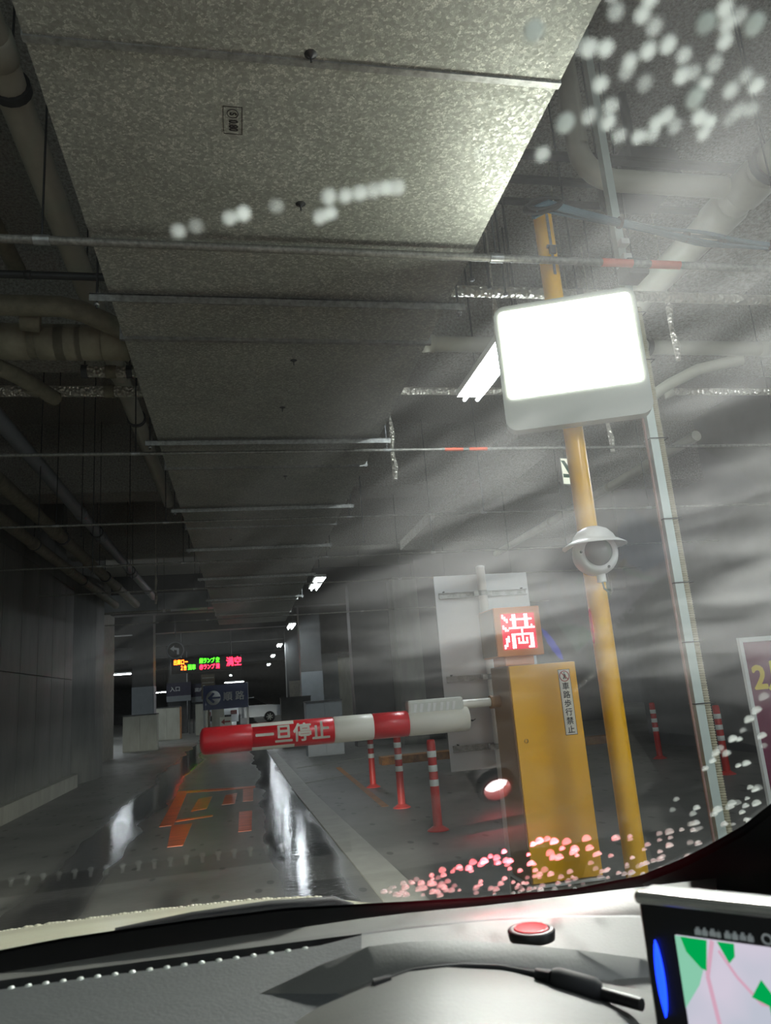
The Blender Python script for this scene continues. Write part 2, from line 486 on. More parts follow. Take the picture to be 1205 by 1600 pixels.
def mat_drop(lo=0.10, hi=0.48):
    m, nt, out = new_mat('raindrop_water')
    t = N(nt, 'ShaderNodeBsdfTranslucent'); t.inputs['Color'].default_value = (0.93, 0.97, 0.92, 1)
    d = N(nt, 'ShaderNodeBsdfDiffuse'); d.inputs['Color'].default_value = (0.9, 0.9, 0.9, 1)
    a = N(nt, 'ShaderNodeMixShader'); a.inputs[0].default_value = 0.4
    nt.links.new(t.outputs[0], a.inputs[1]); nt.links.new(d.outputs[0], a.inputs[2])
    tr = N(nt, 'ShaderNodeBsdfTransparent')
    oi = N(nt, 'ShaderNodeObjectInfo')
    k = N(nt, 'ShaderNodeMapRange'); nt.links.new(oi.outputs['Random'], k.inputs['Value'])
    k.inputs['To Min'].default_value = lo; k.inputs['To Max'].default_value = hi
    x = N(nt, 'ShaderNodeMixShader')
    nt.links.new(k.outputs[0], x.inputs[0]); nt.links.new(tr.outputs[0], x.inputs[1]); nt.links.new(a.outputs[0], x.inputs[2])
    nt.links.new(x.outputs[0], out.inputs['Surface'])
    return m
M_drop = mat_drop()
M_drop_bright = mat_drop(0.95, 1.0)

# ------------------------------------------------------------------ large structure
def struct(name, mb, m, **kw):
    return tag(mb.build(name, m, **kw), kind='structure')

SLAB = 5.0
struct('floor', MB().box(-14, 16, -3, 80, -0.2, 0), M_floor)
struct('ceiling', MB().box(-14, 16, -0.6, 80, SLAB, SLAB + 0.3), M_spray)
wl = struct('wall_left', MB().box(-3.5, -3.14, -3, 14.72, 0, SLAB), M_conc)
px = [(-3 + 0.9 * i) for i in range(20)]
pm = {}
for i, y0 in enumerate(px):
    y1 = min(y0 + 0.9, 14.72)
    if y1 - y0 < 0.2: continue
    for z0, z1 in ((0.02, 1.88), (1.885, 3.55), (3.56, SLAB)):
        k = (round(y1 - y0, 2), round(z1 - z0, 2))
        if k not in pm:
            pm[k] = MB().box(0, 0.04, 0.008, k[0] - 0.008, 0, k[1] - 0.008).mesh('panel', M_conc)
        link('panel', pm[k], wl, (-3.14, y0, z0))
struct('baseboard_left', MB().prism([(-3.1, -3), (-2.97, -3), (-2.97, 14.72), (-3.1, 14.72)], 0, 0.22), M_conc_light)
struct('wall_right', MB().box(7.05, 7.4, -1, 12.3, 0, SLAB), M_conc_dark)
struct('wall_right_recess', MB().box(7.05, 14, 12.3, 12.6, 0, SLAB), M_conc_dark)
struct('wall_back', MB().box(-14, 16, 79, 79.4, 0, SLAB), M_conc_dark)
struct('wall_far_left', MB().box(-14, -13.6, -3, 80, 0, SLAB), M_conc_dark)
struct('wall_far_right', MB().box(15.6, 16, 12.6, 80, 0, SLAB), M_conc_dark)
# beams
for i, y in enumerate((1.1, 5.6, 9.8, 14.0)):
    struct('beam', MB().box(-3.1, 7.05, y, y + 0.5, 4.05, SLAB), M_spray)
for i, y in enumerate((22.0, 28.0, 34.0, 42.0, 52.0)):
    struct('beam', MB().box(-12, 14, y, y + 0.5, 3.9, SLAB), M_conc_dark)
struct('beam', MB().box(3.12, 3.75, -0.5, 14, 3.92, 4.1), M_spray)
struct('beam', MB().box(-3.5, -0.45, 19.8, 20.3, 3.72, 4.15), M_grey_paint)
# columns and low walls down the left of the road
struct('column', MB().prism([(-3.23, 14.74), (-2.92, 15.95), (-2.88, 16.6), (-3.6, 16.7), (-3.8, 14.9)], 0, SLAB), M_conc)
struct('column', MB().prism([(-3.72, 20.4), (-3.62, 22.5), (-4.2, 22.6), (-4.3, 20.5)], 0, SLAB), M_kerb)
struct('column', MB().box(-3.56, -2.9, 25.6, 26.3, 0, SLAB), M_conc_dark)
struct('column', MB().box(-3.57, -2.89, 25.59, 25.6, 1.0, 1.97).box(-2.9, -2.885, 25.59, 26.3, 1.0, 1.97), M_grey_paint)
def low_wall(x0, x1, y0, y1, h, m=M_conc_light, edge=False):
    o = struct('low_wall', MB().box(x0, x1, y0, y1, 0, h), m)
    n = max(2, round((x1 - x0) / 0.45)); w = (x1 - x0) / n
    me = MB().box(0.004, w - 0.004, -0.02, 0, 0.03, h - 0.03).mesh('panel', m)
    for i in range(n): link('panel', me, o, (x0 + i * w, y0, 0))
    MB().box(x0 - 0.01, x1 + 0.01, y0 - 0.03, y1 + 0.01, h, h + 0.03).build('coping', M_conc_dark, o)
    if edge: MB().box(x1, x1 + 0.03, y0 - 0.02, y1, 0.02, h).build('corner_guard', M_line_orange, o)
    return o
low_wall(-3.75, -2.73, 25.0, 25.5, 1.08)
low_wall(-4.1, -2.55, 31.5, 32, 1.25, edge=True)
low_wall(-2.1, -1.6, 34, 34.4, 1.3)
low_wall(-1.5, -0.95, 36, 36.4, 1.5)
low_wall(1.3, 2.08, 16.5, 17.1, 1.12, M_grey_paint)
low_wall(0.95, 1.75, 20.5, 20.9, 1.25, M_conc_dark)
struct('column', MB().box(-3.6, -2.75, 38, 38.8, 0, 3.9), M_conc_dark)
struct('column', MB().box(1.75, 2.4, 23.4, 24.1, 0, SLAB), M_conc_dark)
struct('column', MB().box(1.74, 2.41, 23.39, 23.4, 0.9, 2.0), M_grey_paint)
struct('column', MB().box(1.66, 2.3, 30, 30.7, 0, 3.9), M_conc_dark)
struct('column', MB().box(1.75, 2.3, 29.9, 30.0, 0.0, 1.9), M_kerb)
struct('column', MB().box(2.55, 3.35, 27, 27.8, 0, 2.9), M_grey_paint)
struct('column', MB().box(3.62, 4.55, 30.5, 31.2, 0, 2.7), M_conc_light)
struct('beam', MB().box(2.0, 9, 26.2, 26.8, 2.7, 3.9), M_conc_dark)
struct('wall_right_inner', MB().box(2.62, 4.8, 18.2, 18.7, 0, 3.9), M_conc_dark)
struct('column', MB().box(3.6, 4.2, 17.4, 18.2, 0, 3.9), M_conc)
struct('wall_right_middle', MB().box(4.8, 10, 20.0, 20.4, 0, SLAB), M_conc_dark)
struct('kerb_right', MB().box(2.3, 6.9, 13.2, 13.5, 0, 0.13), M_line_orange)
# painted lines and strips on the floor
def flat(name, pts, m, z=0.004, label=None, cat=None):
    o = MB().slab([(x, y, 0.001) for x, y in pts], (0, 0, z)).build(name, m)
    o['kind'] = 'structure'
    return o
flat('concrete_strip', [(0.80, 4.6), (1.06, 4.6), (0.86, 10.5), (0.70, 20), (0.52, 20), (0.64, 10.5)], M_strip, 0.012)
flat('yellow_line', [(1.46, 8.6), (1.54, 8.6), (1.62, 13.6), (1.54, 13.6)], M_line_orange)
flat('white_line', [(0.9, 14.2), (2.6, 15.2), (2.6, 15.28), (0.9, 14.28)], M_line_white)
flat('white_line', [(0.8, 11.6), (1.9, 12.4), (1.9, 12.46), (0.8, 11.66)], M_line_white)
# flat orange strokes laid on the lane
ow = [[(-1.02, 12.3), (0.12, 12.0), (0.12, 11.75), (-1.02, 12.0)], [(-1.02, 12.0), (-0.88, 12.0), (-0.8, 8.9), (-0.95, 8.9)],
      [(-0.66, 11.1), (-0.48, 11.2), (-0.5, 10.0), (-0.68, 9.9)], [(-0.3, 11.2), (-0.14, 11.3), (-0.16, 10.2), (-0.32, 10.2)],
      [(-0.06, 11.7), (0.09, 11.7), (0.07, 10.3), (-0.06, 10.3)], [(-0.8, 9.3), (-0.4, 9.4), (-0.4, 9.28), (-0.8, 9.15)],
      [(-0.82, 8.9), (-0.6, 8.9), (-0.6, 7.6), (-0.74, 7.6)], [(-0.1, 9.4), (0.05, 9.4), (0.03, 8.0), (-0.1, 8.0)]]
rp_ = tag(thing('orange_strokes', 'flat orange strokes on the wet lane short of the barrier arm', 'road marking'), kind='structure')
for q in ow:
    MB().slab([(x, y, 0.001) for x, y in q], (0, 0, 0.003)).build('stroke', M_orange_stroke, rp_)

# ------------------------------------------------------------------ the air duct
DX0, DX1, DZ = -0.55, 1.05, 3.10
joints = [-1.0, 0.1, 1.82, 3.6, 5.81, 7.95, 10.0, 12.1, 14.2, 16.3, 18.4]
duct = thing('air_duct', 'wide galvanised sheet steel air duct running overhead along the road', 'duct', (0, 0, 0))
for a, b in zip(joints, joints[1:]):
    MB().box(DX0, DX1, a + 0.002, b - 0.002, DZ, DZ + 0.55).build('duct_section', M_duct, duct)
for j in joints[1:-1]:
    t = 0.006 if j < 3 else 0.018
    MB().box(DX0 - t, DX1 + t, j - 0.012, j + 0.012, DZ - t, DZ + 0.55 + t).build('joint_flange', M_steel, duct)
for (x, y) in ((0.25, 1.79), (0.27, 2.48), (0.33, 3.85), (0.3, 4.55), (0.4, 6.1), (-0.1, 8.6)):
    sc = MB().lathe([(0, -0.012), (0.004, -0.011), (0.008, -0.004), (0.018, 0), (0.02, 0.001)], (0, 0, 0), 10)
    sc.tube([(0, 0, -0.002), (0, 0, -0.028)], 0.003, 6)
    sc.build('screw', M_steel_dark, duct, (x, y, DZ - 0.001))
# stamped maker's mark on the first sheet
mk = MB()
x0, x1, y0, y1, t = -0.012, 0.05, 2.015, 2.135, 0.0016
for (a, b, c, d) in ((x0, x1, y0, y0 + t), (x0, x1, y1 - t, y1), (x0, x0 + t, y0, y1), (x1 - t, x1, y0, y1)):
    mk.box(a, b, c, d, DZ - 0.0012, DZ)
mk.lathe([(0.019, 0), (0.0165, 0), (0.0165, -0.001), (0.019, -0.001), (0.019, 0)], (0.019, 2.045, DZ), 20)
stamp = mk.build('stamp', M_print_black, duct)
text('stamp_print', 'S', 0.03, M_print_black, stamp, (0.019, 2.045, DZ - 0.0015), (PI, 0, R(90)), align='CENTER', bold=0.001)
text('stamp_print', '0.80', 0.042, M_print_black, stamp, (0.019, 2.096, DZ - 0.0015), (PI, 0, R(90)), align='CENTER', narrow=0.7, bold=0.001)

def hanger(y, label):
    t = thing('duct_hanger', label, 'hanger', (0, y, DZ - 0.02), group='angle bars carrying the duct')
    b = MB().box(DX0 - 0.08, DX1 + 0.08, -0.02, -0.015, -0.035, 0.004).box(DX0 - 0.08, DX1 + 0.08, -0.02, 0.02, -0.002, 0.003)
    b.build('angle_bar', M_steel, t)
    me = MB().box(-0.09, 0.09, 0.05, 0.062, 0.004, 0.014).mesh('clip_plate', M_steel)
    for k in range(5): link('clip_plate', me, t, (DX0 + 0.2 + k * 0.30, 0, 0))
    for x in (DX0 - 0.05, DX1 + 0.05):
        MB().tube([(x, 0, -0.06), (x, 0, SLAB - DZ + 0.02)], 0.006, 6).build('threaded_rod', M_steel_dark, t)
        MB().lathe([(0, -0.012), (0.014, -0.012), (0.014, 0.0), (0, 0.0)], (x, 0, -0.036), 6).build('nut', M_steel, t)
    return t
for y, lb in ((3.17, 'nearest steel angle bar hanging under the grey duct'), (5.13, 'second steel angle bar hanging under the duct, behind the nearest'),
              (7.06, 'third angle bar under the duct, halfway down the row'), (8.98, 'fourth angle bar under the duct from the front'),
              (11.2, 'fifth angle bar under the duct, second last seen'), (13.6, 'farthest angle bar visible under the duct')):
    hanger(y, lb)

# crossing rods
def rod(y, z, r, x0, x1, label, marks=()):
    t = thing('crossing_rod', label, 'rod', (0, y, z), group='steel rods crossing under the duct')
    MB().tube([(x0, 0, 0), (x1, 0, 0)], r, 10).build('bar', M_rod, t)
    for a, b in marks: MB().tube([(a, 0, 0), (b, 0, 0)], r * 1.12, 12).build('tape_band', M_orange_tape, t)
    xs = [x for x in (-1.75, -0.72, 1.14, 2.62, 4.6) if x0 < x < x1]
    for x in xs:
        MB().tube([(x - 0.03, 0, 0), (x + 0.03, 0, 0)], r * 1.25, 10).build('clamp', M_steel, t)
        MB().tube([(x, 0, r), (x, 0, SLAB - z + 0.01)], 0.005, 6).build('drop_rod', M_steel_dark, t)
    return t
rod(2.71, 3.05, 0.017, -3.1, 7.04, 'nearest long rod crossing under the duct, taped orange beside the strut', ((1.64, 1.79), (1.88, 2.03)))
rod(5.3, 3.05, 0.013, -3.1, 7.04, 'second rod crossing under the duct, taped orange beyond the lit sign', ((1.6, 1.75), (1.8, 1.95)))
rod(7.45, 3.05, 0.012, -3.1, 7.04, 'third thin rod crossing under the duct')
rod(9.7, 3.05, 0.012, -3.1, 7.04, 'fourth thin rod crossing under the duct')
rod(12.0, 3.05, 0.012, -3.1, 7.04, 'fifth thin rod crossing under the duct')
rod(16.2, 3.0, 0.012, -2.8, 7.04, 'farthest thin rod crossing the road under the duct')
rod(17.6, 3.42, 0.03, -3.2, -1.6, 'short dark rod carrying the ends of the three wall pipes')

# ------------------------------------------------------------------ pipes
def pipe(name, pts, r, m, label, collars=(), cm=None, group=None, clamp_up=None, cname='coupling'):
    t = thing(name, label, 'pipe', pts[0], group=group)
    o = Vector(pts[0])
    MB().tube([Vector(p) - o for p in pts], r, 16).build('tube', m, t)
    a, b = Vector(pts[0]), Vector(pts[-1])
    for c in collars:
        p = a.lerp(b, c); d = (b - a).normalized()
        MB().tube([p - o - d * r * 0.9, p - o - d * r * 0.8, p - o + d * r * 0.8, p - o + d * r * 0.9], [r * 1.02, r * 1.16, r * 1.16, r * 1.02], 16).build(cname, cm or m, t)
    for c in (clamp_up or ()):
        p = a.lerp(b, c) - o; d = (b - a).normalized()
        MB().tube([p - d * 0.02, p + d * 0.02], r * 1.22, 16).tube([p, Vector((p.x, p.y, SLAB - o.z))], 0.006, 6).build('hanger_strap', M_steel_dark, t)
    return t
def arc(c, u, v, r, a0, a1, n=8):
    c = Vector(c); u = Vector(u); v = Vector(v)
    return [c + u * r * math.cos(a0 + (a1 - a0) * i / n) + v * r * math.sin(a0 + (a1 - a0) * i / n) for i in range(n + 1)]

pipe('vinyl_pipe', [(2.8, 0.5, 3.78), (2.8, 5.55, 3.78)], 0.095, M_vinyl, 'thick cream vinyl drain pipe running overhead at upper right', (0.50, 0.55, 0.95), clamp_up=(0.47, 0.85))
pipe('vinyl_pipe', [(1.84, 3.09, 5.0), (1.84, 3.09, 3.99)] + arc((2.03, 3.09, 3.99), (-1, 0, 0), (0, 0, -1), 0.19, 0, PI / 2, 7) + [(2.685, 3.09, 3.8)], 0.058, M_vinyl,
     'cream branch pipe with an elbow joining the thick drain pipe', ())
pipe('foil_pipe', [(1.10, 3.6, 3.42), (7.04, 3.6, 3.42)], 0.032, M_foil, 'crinkled foil-wrapped pipe crossing above the lit sign', (0.2, 0.62), M_steel, clamp_up=(0.15, 0.6))
pipe('vinyl_pipe', [(1.12, 4.64, 3.62), (7.04, 4.64, 3.62)], 0.055, M_vinyl, 'cream vinyl pipe crossing behind the lit sign at its mid height', (0.04, 0.27, 0.5), clamp_up=(0.33, ))
pipe('vinyl_pipe', [(3.3, 5.08, 3.38), (3.33, 5.02, 3.41), (3.42, 4.95, 3.46), (3.62, 4.85, 3.54), (3.93, 4.715, 3.57)], 0.045, M_vinyl, 'slanting vinyl branch pipe below the crossing pipe at right', (0.2, ))
pipe('foil_pipe', [(1.08, 5.2, 3.5), (7.04, 5.2, 3.5)], 0.03, M_foil, 'foil-wrapped pipe crossing behind the lit sign at its foot', (0.3, 0.6), M_steel, clamp_up=(0.2, 0.7))
pipe('vinyl_pipe', [(5.05, 7.0, 3.75), (5.05, 13.9, 3.75)], 0.06, M_vinyl, 'long grey pipe running away overhead along the right hand beam', (0.3, 0.6))
# left side
pipe('lagged_pipe', [(-0.90, -0.4, 3.86), (-0.90, 9.7, 3.86)], 0.07, M_vinyl, 'cream pipe running along the left flank of the duct', (0.3, 0.6), clamp_up=(0.32, 0.7))
pipe('lagged_pipe', [(-1.3, -0.4, 3.95), (-1.3, 4.4, 3.95)], 0.05, M_lag, 'dim pipe high above the cream pipe at upper left', (0.5, ), clamp_up=(0.6, ))
pipe('lagged_pipe', [(-1.9, 4.2, 3.6), (-1.0, 4.2, 3.6), (-0.88, 4.24, 3.59), (-0.68, 4.4, 3.56), (-0.62, 4.43, 3.56)], 0.062, M_lag, 'upper lagged pipe reaching in from the left wall to the duct', (0.3, 0.55), clamp_up=())
pipe('lagged_pipe', [(-1.9, 4.62, 3.58), (-0.63, 4.62, 3.58)], 0.10, M_lag, 'thick lagged pipe with many bands below the upper one', (0.42, 0.6, 0.68, 0.78, 0.9), mat('pale_band', (150, 146, 124), 0.6))
pipe('lagged_pipe', [(-1.5, 4.74, 3.46), (-1.42, 4.86, 3.46), (-1.28, 5.3, 3.48)], 0.055, M_lag, 'short sloping branch under the thick lagged pipe', (0.6, ))
pipe('foil_pipe', [(-1.05, 5.06, 3.58), (-0.66, 5.06, 3.58)], 0.04, M_foil, 'short bright foil pipe beside the duct at left, upper of two', (0.5, ), M_lag, clamp_up=(0.05, 0.82))
pipe('foil_pipe', [(-1.9, 5.5, 3.62), (-0.62, 5.5, 3.62)], 0.042, M_foil, 'foil-wrapped pipe along the front of the beam at left, lower of two', (0.75, ), M_lag)
pipe('steel_pipe', [(-1.5, 3.9, 3.62), (-0.7, 3.9, 3.62)], 0.022, M_steel_dark, 'thin dark pipe crossing at upper left above the lagged pipes', (0.5, ))
pipe('wall_pipe', [(-2.05, -0.4, 3.83), (-2.05, 18.2, 3.83)], 0.075, M_grey_paint, 'grey conduit nearest the duct of three running along the left wall', (0.3, 0.56, 0.64, 0.82, 0.94), clamp_up=(0.62, 0.8))
pipe('wall_pipe', [(-2.47, -0.4, 3.70), (-2.47, 18.4, 3.70)], 0.085, M_lag, 'middle lagged pipe of three running along the left wall', (0.4, 0.58, 0.7, 0.85), clamp_up=(0.6, 0.78))
pipe('wall_pipe', [(-2.76, -0.4, 3.56), (-2.76, 17.3, 3.56)], 0.075, M_lag, 'lagged pipe closest to the left wall, lowest of three', (0.45, 0.62, 0.74), clamp_up=(0.62, 0.8))
# chains of crumpled foil hangers and loose drop rods
for i, (x, y, z) in enumerate(((1.55, 3.8, 2.98), (2.3, 4.3, 3.1), (3.0, 4.2, 3.3), (3.1, 5.42, 3.05), (1.25, 5.6, 2.9), (-1.45, 13.2, 3.0))):
    t = MB().tube([(0, 0, 0), (0.006, 0, 0.12), (-0.006, 0.004, 0.25), (0.004, 0, 0.4), (0, 0, 0.55), (0, 0, SLAB - z + 0.01)], [0.018, 0.026, 0.016, 0.026, 0.006, 0.006], 7).build('foil_hanger', M_foil, loc=(x, y, z))
    tag(t, ['foil-wrapped drop rod just right of the yellow pole top', 'foil-wrapped drop rod hanging right of the strut post', 'foil-wrapped drop rod at far upper right above the cables',
            'foil-wrapped drop rod low at right near the slanting branch', 'foil-wrapped drop rod beside the duct, left of the lit sign', 'foil-wrapped drop rod far left before the pale beam'][i], 'drop rod', 'foil-wrapped drop rods')
for i, (x, y, z) in enumerate(((-2.0, 7.8, 3.1), (-1.55, 8.2, 2.7), (-1.2, 8.4, 3.3), (-1.75, 8.6, 3.2), (-1.12, 2.9, 3.35), (-1.6, 11.5, 3.0), (1.25, 7.3, 2.75))):
    t = MB().tube([(0, 0, 0), (0, 0, SLAB - z + 0.01)], 0.006, 6).lathe([(0, -0.01), (0.014, -0.01), (0.014, 0.004), (0, 0.004)], (0, 0, 0), 6).build('drop_rod', M_steel_dark, loc=(x, y, z))
    tag(t, ['loose threaded rod nearest the left wall above the three wall pipes', 'longest loose threaded rod, ending low left of the duct', 'loose threaded rod ending high, close to the left edge of the duct', 'loose threaded rod in the middle of the group left of the duct', 'loose threaded rod at upper left in front of the lagged pipes', 'farthest loose threaded rod, before the left column', 'loose threaded rod right of the duct, above the far lights'][i], 'drop rod', 'bare threaded rods hanging loose')

for i, (x, y, z) in enumerate(((1.35, 3.35, 3.3), (1.5, 3.5, 3.35), (1.2, 3.2, 3.25), (2.2, 3.5, 3.5), (2.32, 3.5, 3.5))):
    t = MB().tube([(0, 0, 0), (0, 0, SLAB - z + 0.01)], 0.006, 6).lathe([(0, -0.01), (0.014, -0.01), (0.014, 0.004), (0, 0.004)], (0, 0, 0), 6).build('drop_rod', M_steel_dark, loc=(x, y, z))
    tag(t, ['bare rod just left of the yellow pole top', 'bare rod just right of the yellow pole top', 'bare rod closest to the duct edge, left of the pole top', 'left one of two close bare rods behind the strut post', 'right one of two close bare rods behind the strut post'][i], 'drop rod', 'bare rods near the pole top')
for y, z, lb in ((3.42, 4.2, 'flat dark conduit crossing high up, nearest above the pole top'), (4.0, 4.5, 'flat dark conduit crossing high up, second above the pole top'), (4.55, 4.75, 'flat dark conduit crossing high up, farthest above the pole top')):
    tag(MB().bbox(1.1, 7.0, -0.03, 0.03, 0, 0.03, 0.006).box(1.3, 1.32, -0.01, 0.01, 0.03, SLAB - z + 0.01).box(4.6, 4.62, -0.01, 0.01, 0.03, SLAB - z + 0.01).build('cable_tray', M_steel_dark, loc=(0, y, z)), lb, 'conduit')
jb = thing('junction_box', 'dark box on the ceiling between branch pipe and cable bundle', 'box', (2.6, 3.72, 4.20))
MB().bbox(-0.2, 0.2, -0.2, 0.2, 0, 0.25, 0.05).build('case', M_conc_dark, jb)
MB().tube([(0, 0, 0.25), (0, 0, SLAB - 4.19)], 0.03, 8).build('hanger', M_steel_dark, jb)

# ------------------------------------------------------------------ lights
def tube_light(x, y, z, L, label, along='Y', n=2, m=None):
    t = thing('ceiling_light', label, 'lamp', (x, y, z), group='fluorescent strip lights on the ceiling')
    s = (lambda a, b, c: (a, b, c)) if along == 'Y' else (lambda a, b, c: (b, a, c))
    h = L / 2
    b = MB()
    if along == 'Y': b.box(-0.1, 0.1, -h - 0.02, h + 0.02, 0.03, 0.08)
    else: b.box(-h - 0.02, h + 0.02, -0.1, 0.1, 0.03, 0.08)
    b.build('housing', M_white, t)
    for k in range(n):
        o = (k - (n - 1) / 2) * 0.1
        MB().tube([s(o, -h, 0), s(o, h, 0)], 0.012, 8).build('tube', m or M_tube, t)
    for e in (-h * 0.7, h * 0.7):
        p = s(0, e, 0)
        MB().tube([(p[0], p[1], 0.08), (p[0], p[1], SLAB - z + 0.01)], 0.008, 6).build('hanger_rod', M_steel_dark, t)
    return t
tube_light(1.72, 4.3, 3.3, 1.2, 'twin tube strip light just left of the big lit sign')
tube_light(1.42, 13.9, 3.3, 1.4, 'twin tube strip light above the far road, second in the row')
tube_light(1.43, 22.2, 3.3, 1.4, 'twin tube strip light, third in the row over the road')
tube_light(1.43, 30.0, 3.3, 1.3, 'tube light, fourth in the row over the road')
tube_light(1.43, 37.0, 3.3, 1.3, 'tube light, fifth in the row over the road')
tube_light(1.5, 46.0, 3.3, 1.3, 'tube light, farthest in the row over the road')
tube_light(6.05, 34.0, 3.3, 1.4, 'tube light far right between the concrete columns')
tube_light(6.05, 49.0, 3.3, 1.4, 'tube light at far right beyond the pale column')
p = at(190, 1054, 33); tube_light(p.x, p.y, p.z, 0.75, 'single tube crossing the gap left of the road', 'X', 1)
p = at(366, 1066, 46); tube_light(p.x, p.y, p.z, 1.1, 'single tube just above the blue route sign', 'X', 1)
p = at(250, 1082, 48); tube_light(p.x, p.y, p.z, 0.7, 'single tube by the low wall with a yellow edge', 'X', 1)
tube_light(1.95, 0.4, 2.98, 1.2, 'added fill twin tube out of view just above the car')  # added out of view to brighten the fronts of the gate machines
tube_light(4.4, -0.2, 3.0, 1.2, 'added fill single tube out of view to the right of the car', 'Y', 1)  # second added tube out of view, fill from the right
tube_light(6.4, 4.9, 3.5, 1.2, 'added fill twin tube over the right hand bay outside the frame')  # added beyond the frame to brighten the right-hand ceiling
tube_light(-6.0, 29.0, 3.3, 1.4, 'added fill twin tube in the left bay beside the message board', m=M_tube_fill)  # this and the following bay tubes are added to brighten the far end
tube_light(-1.0, 60.0, 3.3, 1.4, 'added fill twin tube at the far end beyond the parked cars', m=M_tube_fill)
tube_light(8.0, 41.0, 3.3, 1.4, 'added fill twin tube far right behind the columns', m=M_tube_fill)
tube_light(-8.5, 20.0, 3.3, 1.4, 'added fill twin tube hidden in the bay behind the left wall', m=M_tube_fill)
tube_light(-8.5, 38.0, 3.3, 1.4, 'added fill twin tube far in the left bay', m=M_tube_fill)
tube_light(9.5, 26.0, 3.3, 1.4, 'added fill twin tube behind the inner wall at right', m=M_tube_fill)

# ------------------------------------------------------------------ gate island and its machines
struct('kerb_island', MB().bbox(0.95, 2.3, 1.6, 3.5, -0.02, 0.15, 0.03), M_kerb)

def corner_box(name, M_, parent, x0, x1, y0, y1, z0, z1, b=0.006):
    return MB().bbox(x0, x1, y0, y1, z0, z1, b).build(name, M_, parent)
gate = thing('barrier_machine', 'yellow parking barrier machine with red lit character above and notice on its front', 'barrier', (1.31, 3.2, 0.15))
GX0, GX1 = -0.155, 0.165
corner_box('plinth', M_kerb, gate, GX0 - 0.01, GX1 + 0.01, 0.0, 0.25, 0.0, 0.25)
corner_box('base_flange', M_white, gate, GX0 - 0.008, GX1 + 0.008, -0.012, 0.245, 0.25, 0.262, 0.002)
cb = MB().bbox(GX0, GX1, 0.004, 0.24, 0.262, 1.165, 0.005)
cab = cb.build('cabinet', M_box_side, gate)
dr = corner_box('door', M_yellow, gate, GX0 + 0.004, GX1, -0.008, 0.006, 0.268, 1.163, 0.003)
MB().lathe([(0.0, -0.004), (0.007, -0.004), (0.0085, 0.0), (0.0085, 0.004)], (0, 0, 0), 14, Matrix.Rotation(R(90), 3, 'X')).build('lock', M_steel, dr, (GX0 + 0.045, -0.0095, 0.84))
nt_ = MB().box(-0.028, 0.028, -0.0015, 0, -0.142, 0.142).build('notice', M_bar_white, gate, (0.105, -0.009, 0.99))
ed = MB()
for (a, b, c, d) in ((-0.028, 0.028, 0.140, 0.142), (-0.028, 0.028, -0.142, -0.140), (-0.028, -0.0265, -0.142, 0.142), (0.0265, 0.028, -0.142, 0.142)):
    ed.box(a, b, -0.0022, -0.0014, c, d)
ed.build('notice_border', M_print_black, nt_)
for i, ch in enumerate('車路歩行禁止'):
    text('notice_print', ch, 0.034, M_print_black, nt_, (0, -0.0026, 0.066 - i * 0.0375), align='CENTER', bold=0.0006)
MB().lathe([(0.024, -0.001), (0.0205, -0.001), (0.0205, 0.0), (0.024, 0.0), (0.024, -0.001)], (0, -0.0026, 0.112), 28, Matrix.Rotation(R(90), 3, 'X')).slab([(-0.016, -0.0032, 0.127), (-0.0135, -0.0032, 0.1295), (0.0175, -0.0032, 0.098), (0.015, -0.0032, 0.0955)], (0, 0.001, 0)).build('prohibition_ring', M_print_red, nt_)
fg = MB().lathe([(0, 0.0035), (0.0035, 0.0), (0, -0.0035)], (0, -0.0026, 0.1265), 10)
fg.slab([(-0.004, -0.0026, 0.121), (0.005, -0.0026, 0.121), (0.007, -0.0026, 0.11), (0.003, -0.0026, 0.112), (0.006, -0.0026, 0.099), (0.002, -0.0026, 0.099), (0, -0.0026, 0.108), (-0.004, -0.0026, 0.098), (-0.008, -0.0026, 0.1), (-0.003, -0.0026, 0.112), (-0.006, -0.0026, 0.113)], (0, 0.0008, 0))
fg.build('walking_figure', M_print_black, nt_)
# full / vacant display on its neck
corner_box('display_neck', M_orange_case, gate, GX0 + 0.005, -0.01, 0.03, 0.2, 1.163, 1.215)
dsp = corner_box('display_case', M_orange_case, gate, -0.195, 0.025, -0.01, 0.2, 1.205, 1.425, 0.004)
corner_box('display_side', M_box_side, dsp, -0.198, -0.1945, 0.0, 0.2, 1.21, 1.42, 0.001)
bmp = """#....##....##...
##...##....##...
.##.###########.
..#..##....##...
.....##....##...
#....##....##.#.
##.#############
.##......#......
.........#......
....###########.
..#.##...#...##.
.##.##.#.#.#.##.
.##.##.#.#.#.##.
.#..##.#####.##.
##..##.......##.
#...##......###.""".split('\n')
ps = 0.0096
brd = MB().box(-0.08, 0.08, 0, 0.004, -0.08, 0.08).build('led_board', M_led_off, dsp, (-0.085, -0.0135, 1.315))
on = MB()
for r_, row in enumerate(bmp):
    for c_, ch in enumerate(row):
        if ch == '#':
            on.lathe([(0.0, -0.003), (0.0042, -0.0015), (0.0048, 0)], (-0.072 + c_ * ps, -0.0005, 0.072 - r_ * ps), 8, Matrix.Rotation(R(90), 3, 'X') @ Matrix.Scale(-1, 3, (0, 0, 1)))
tag(on.build('led_dots', M_led_on, brd), kind='stuff')
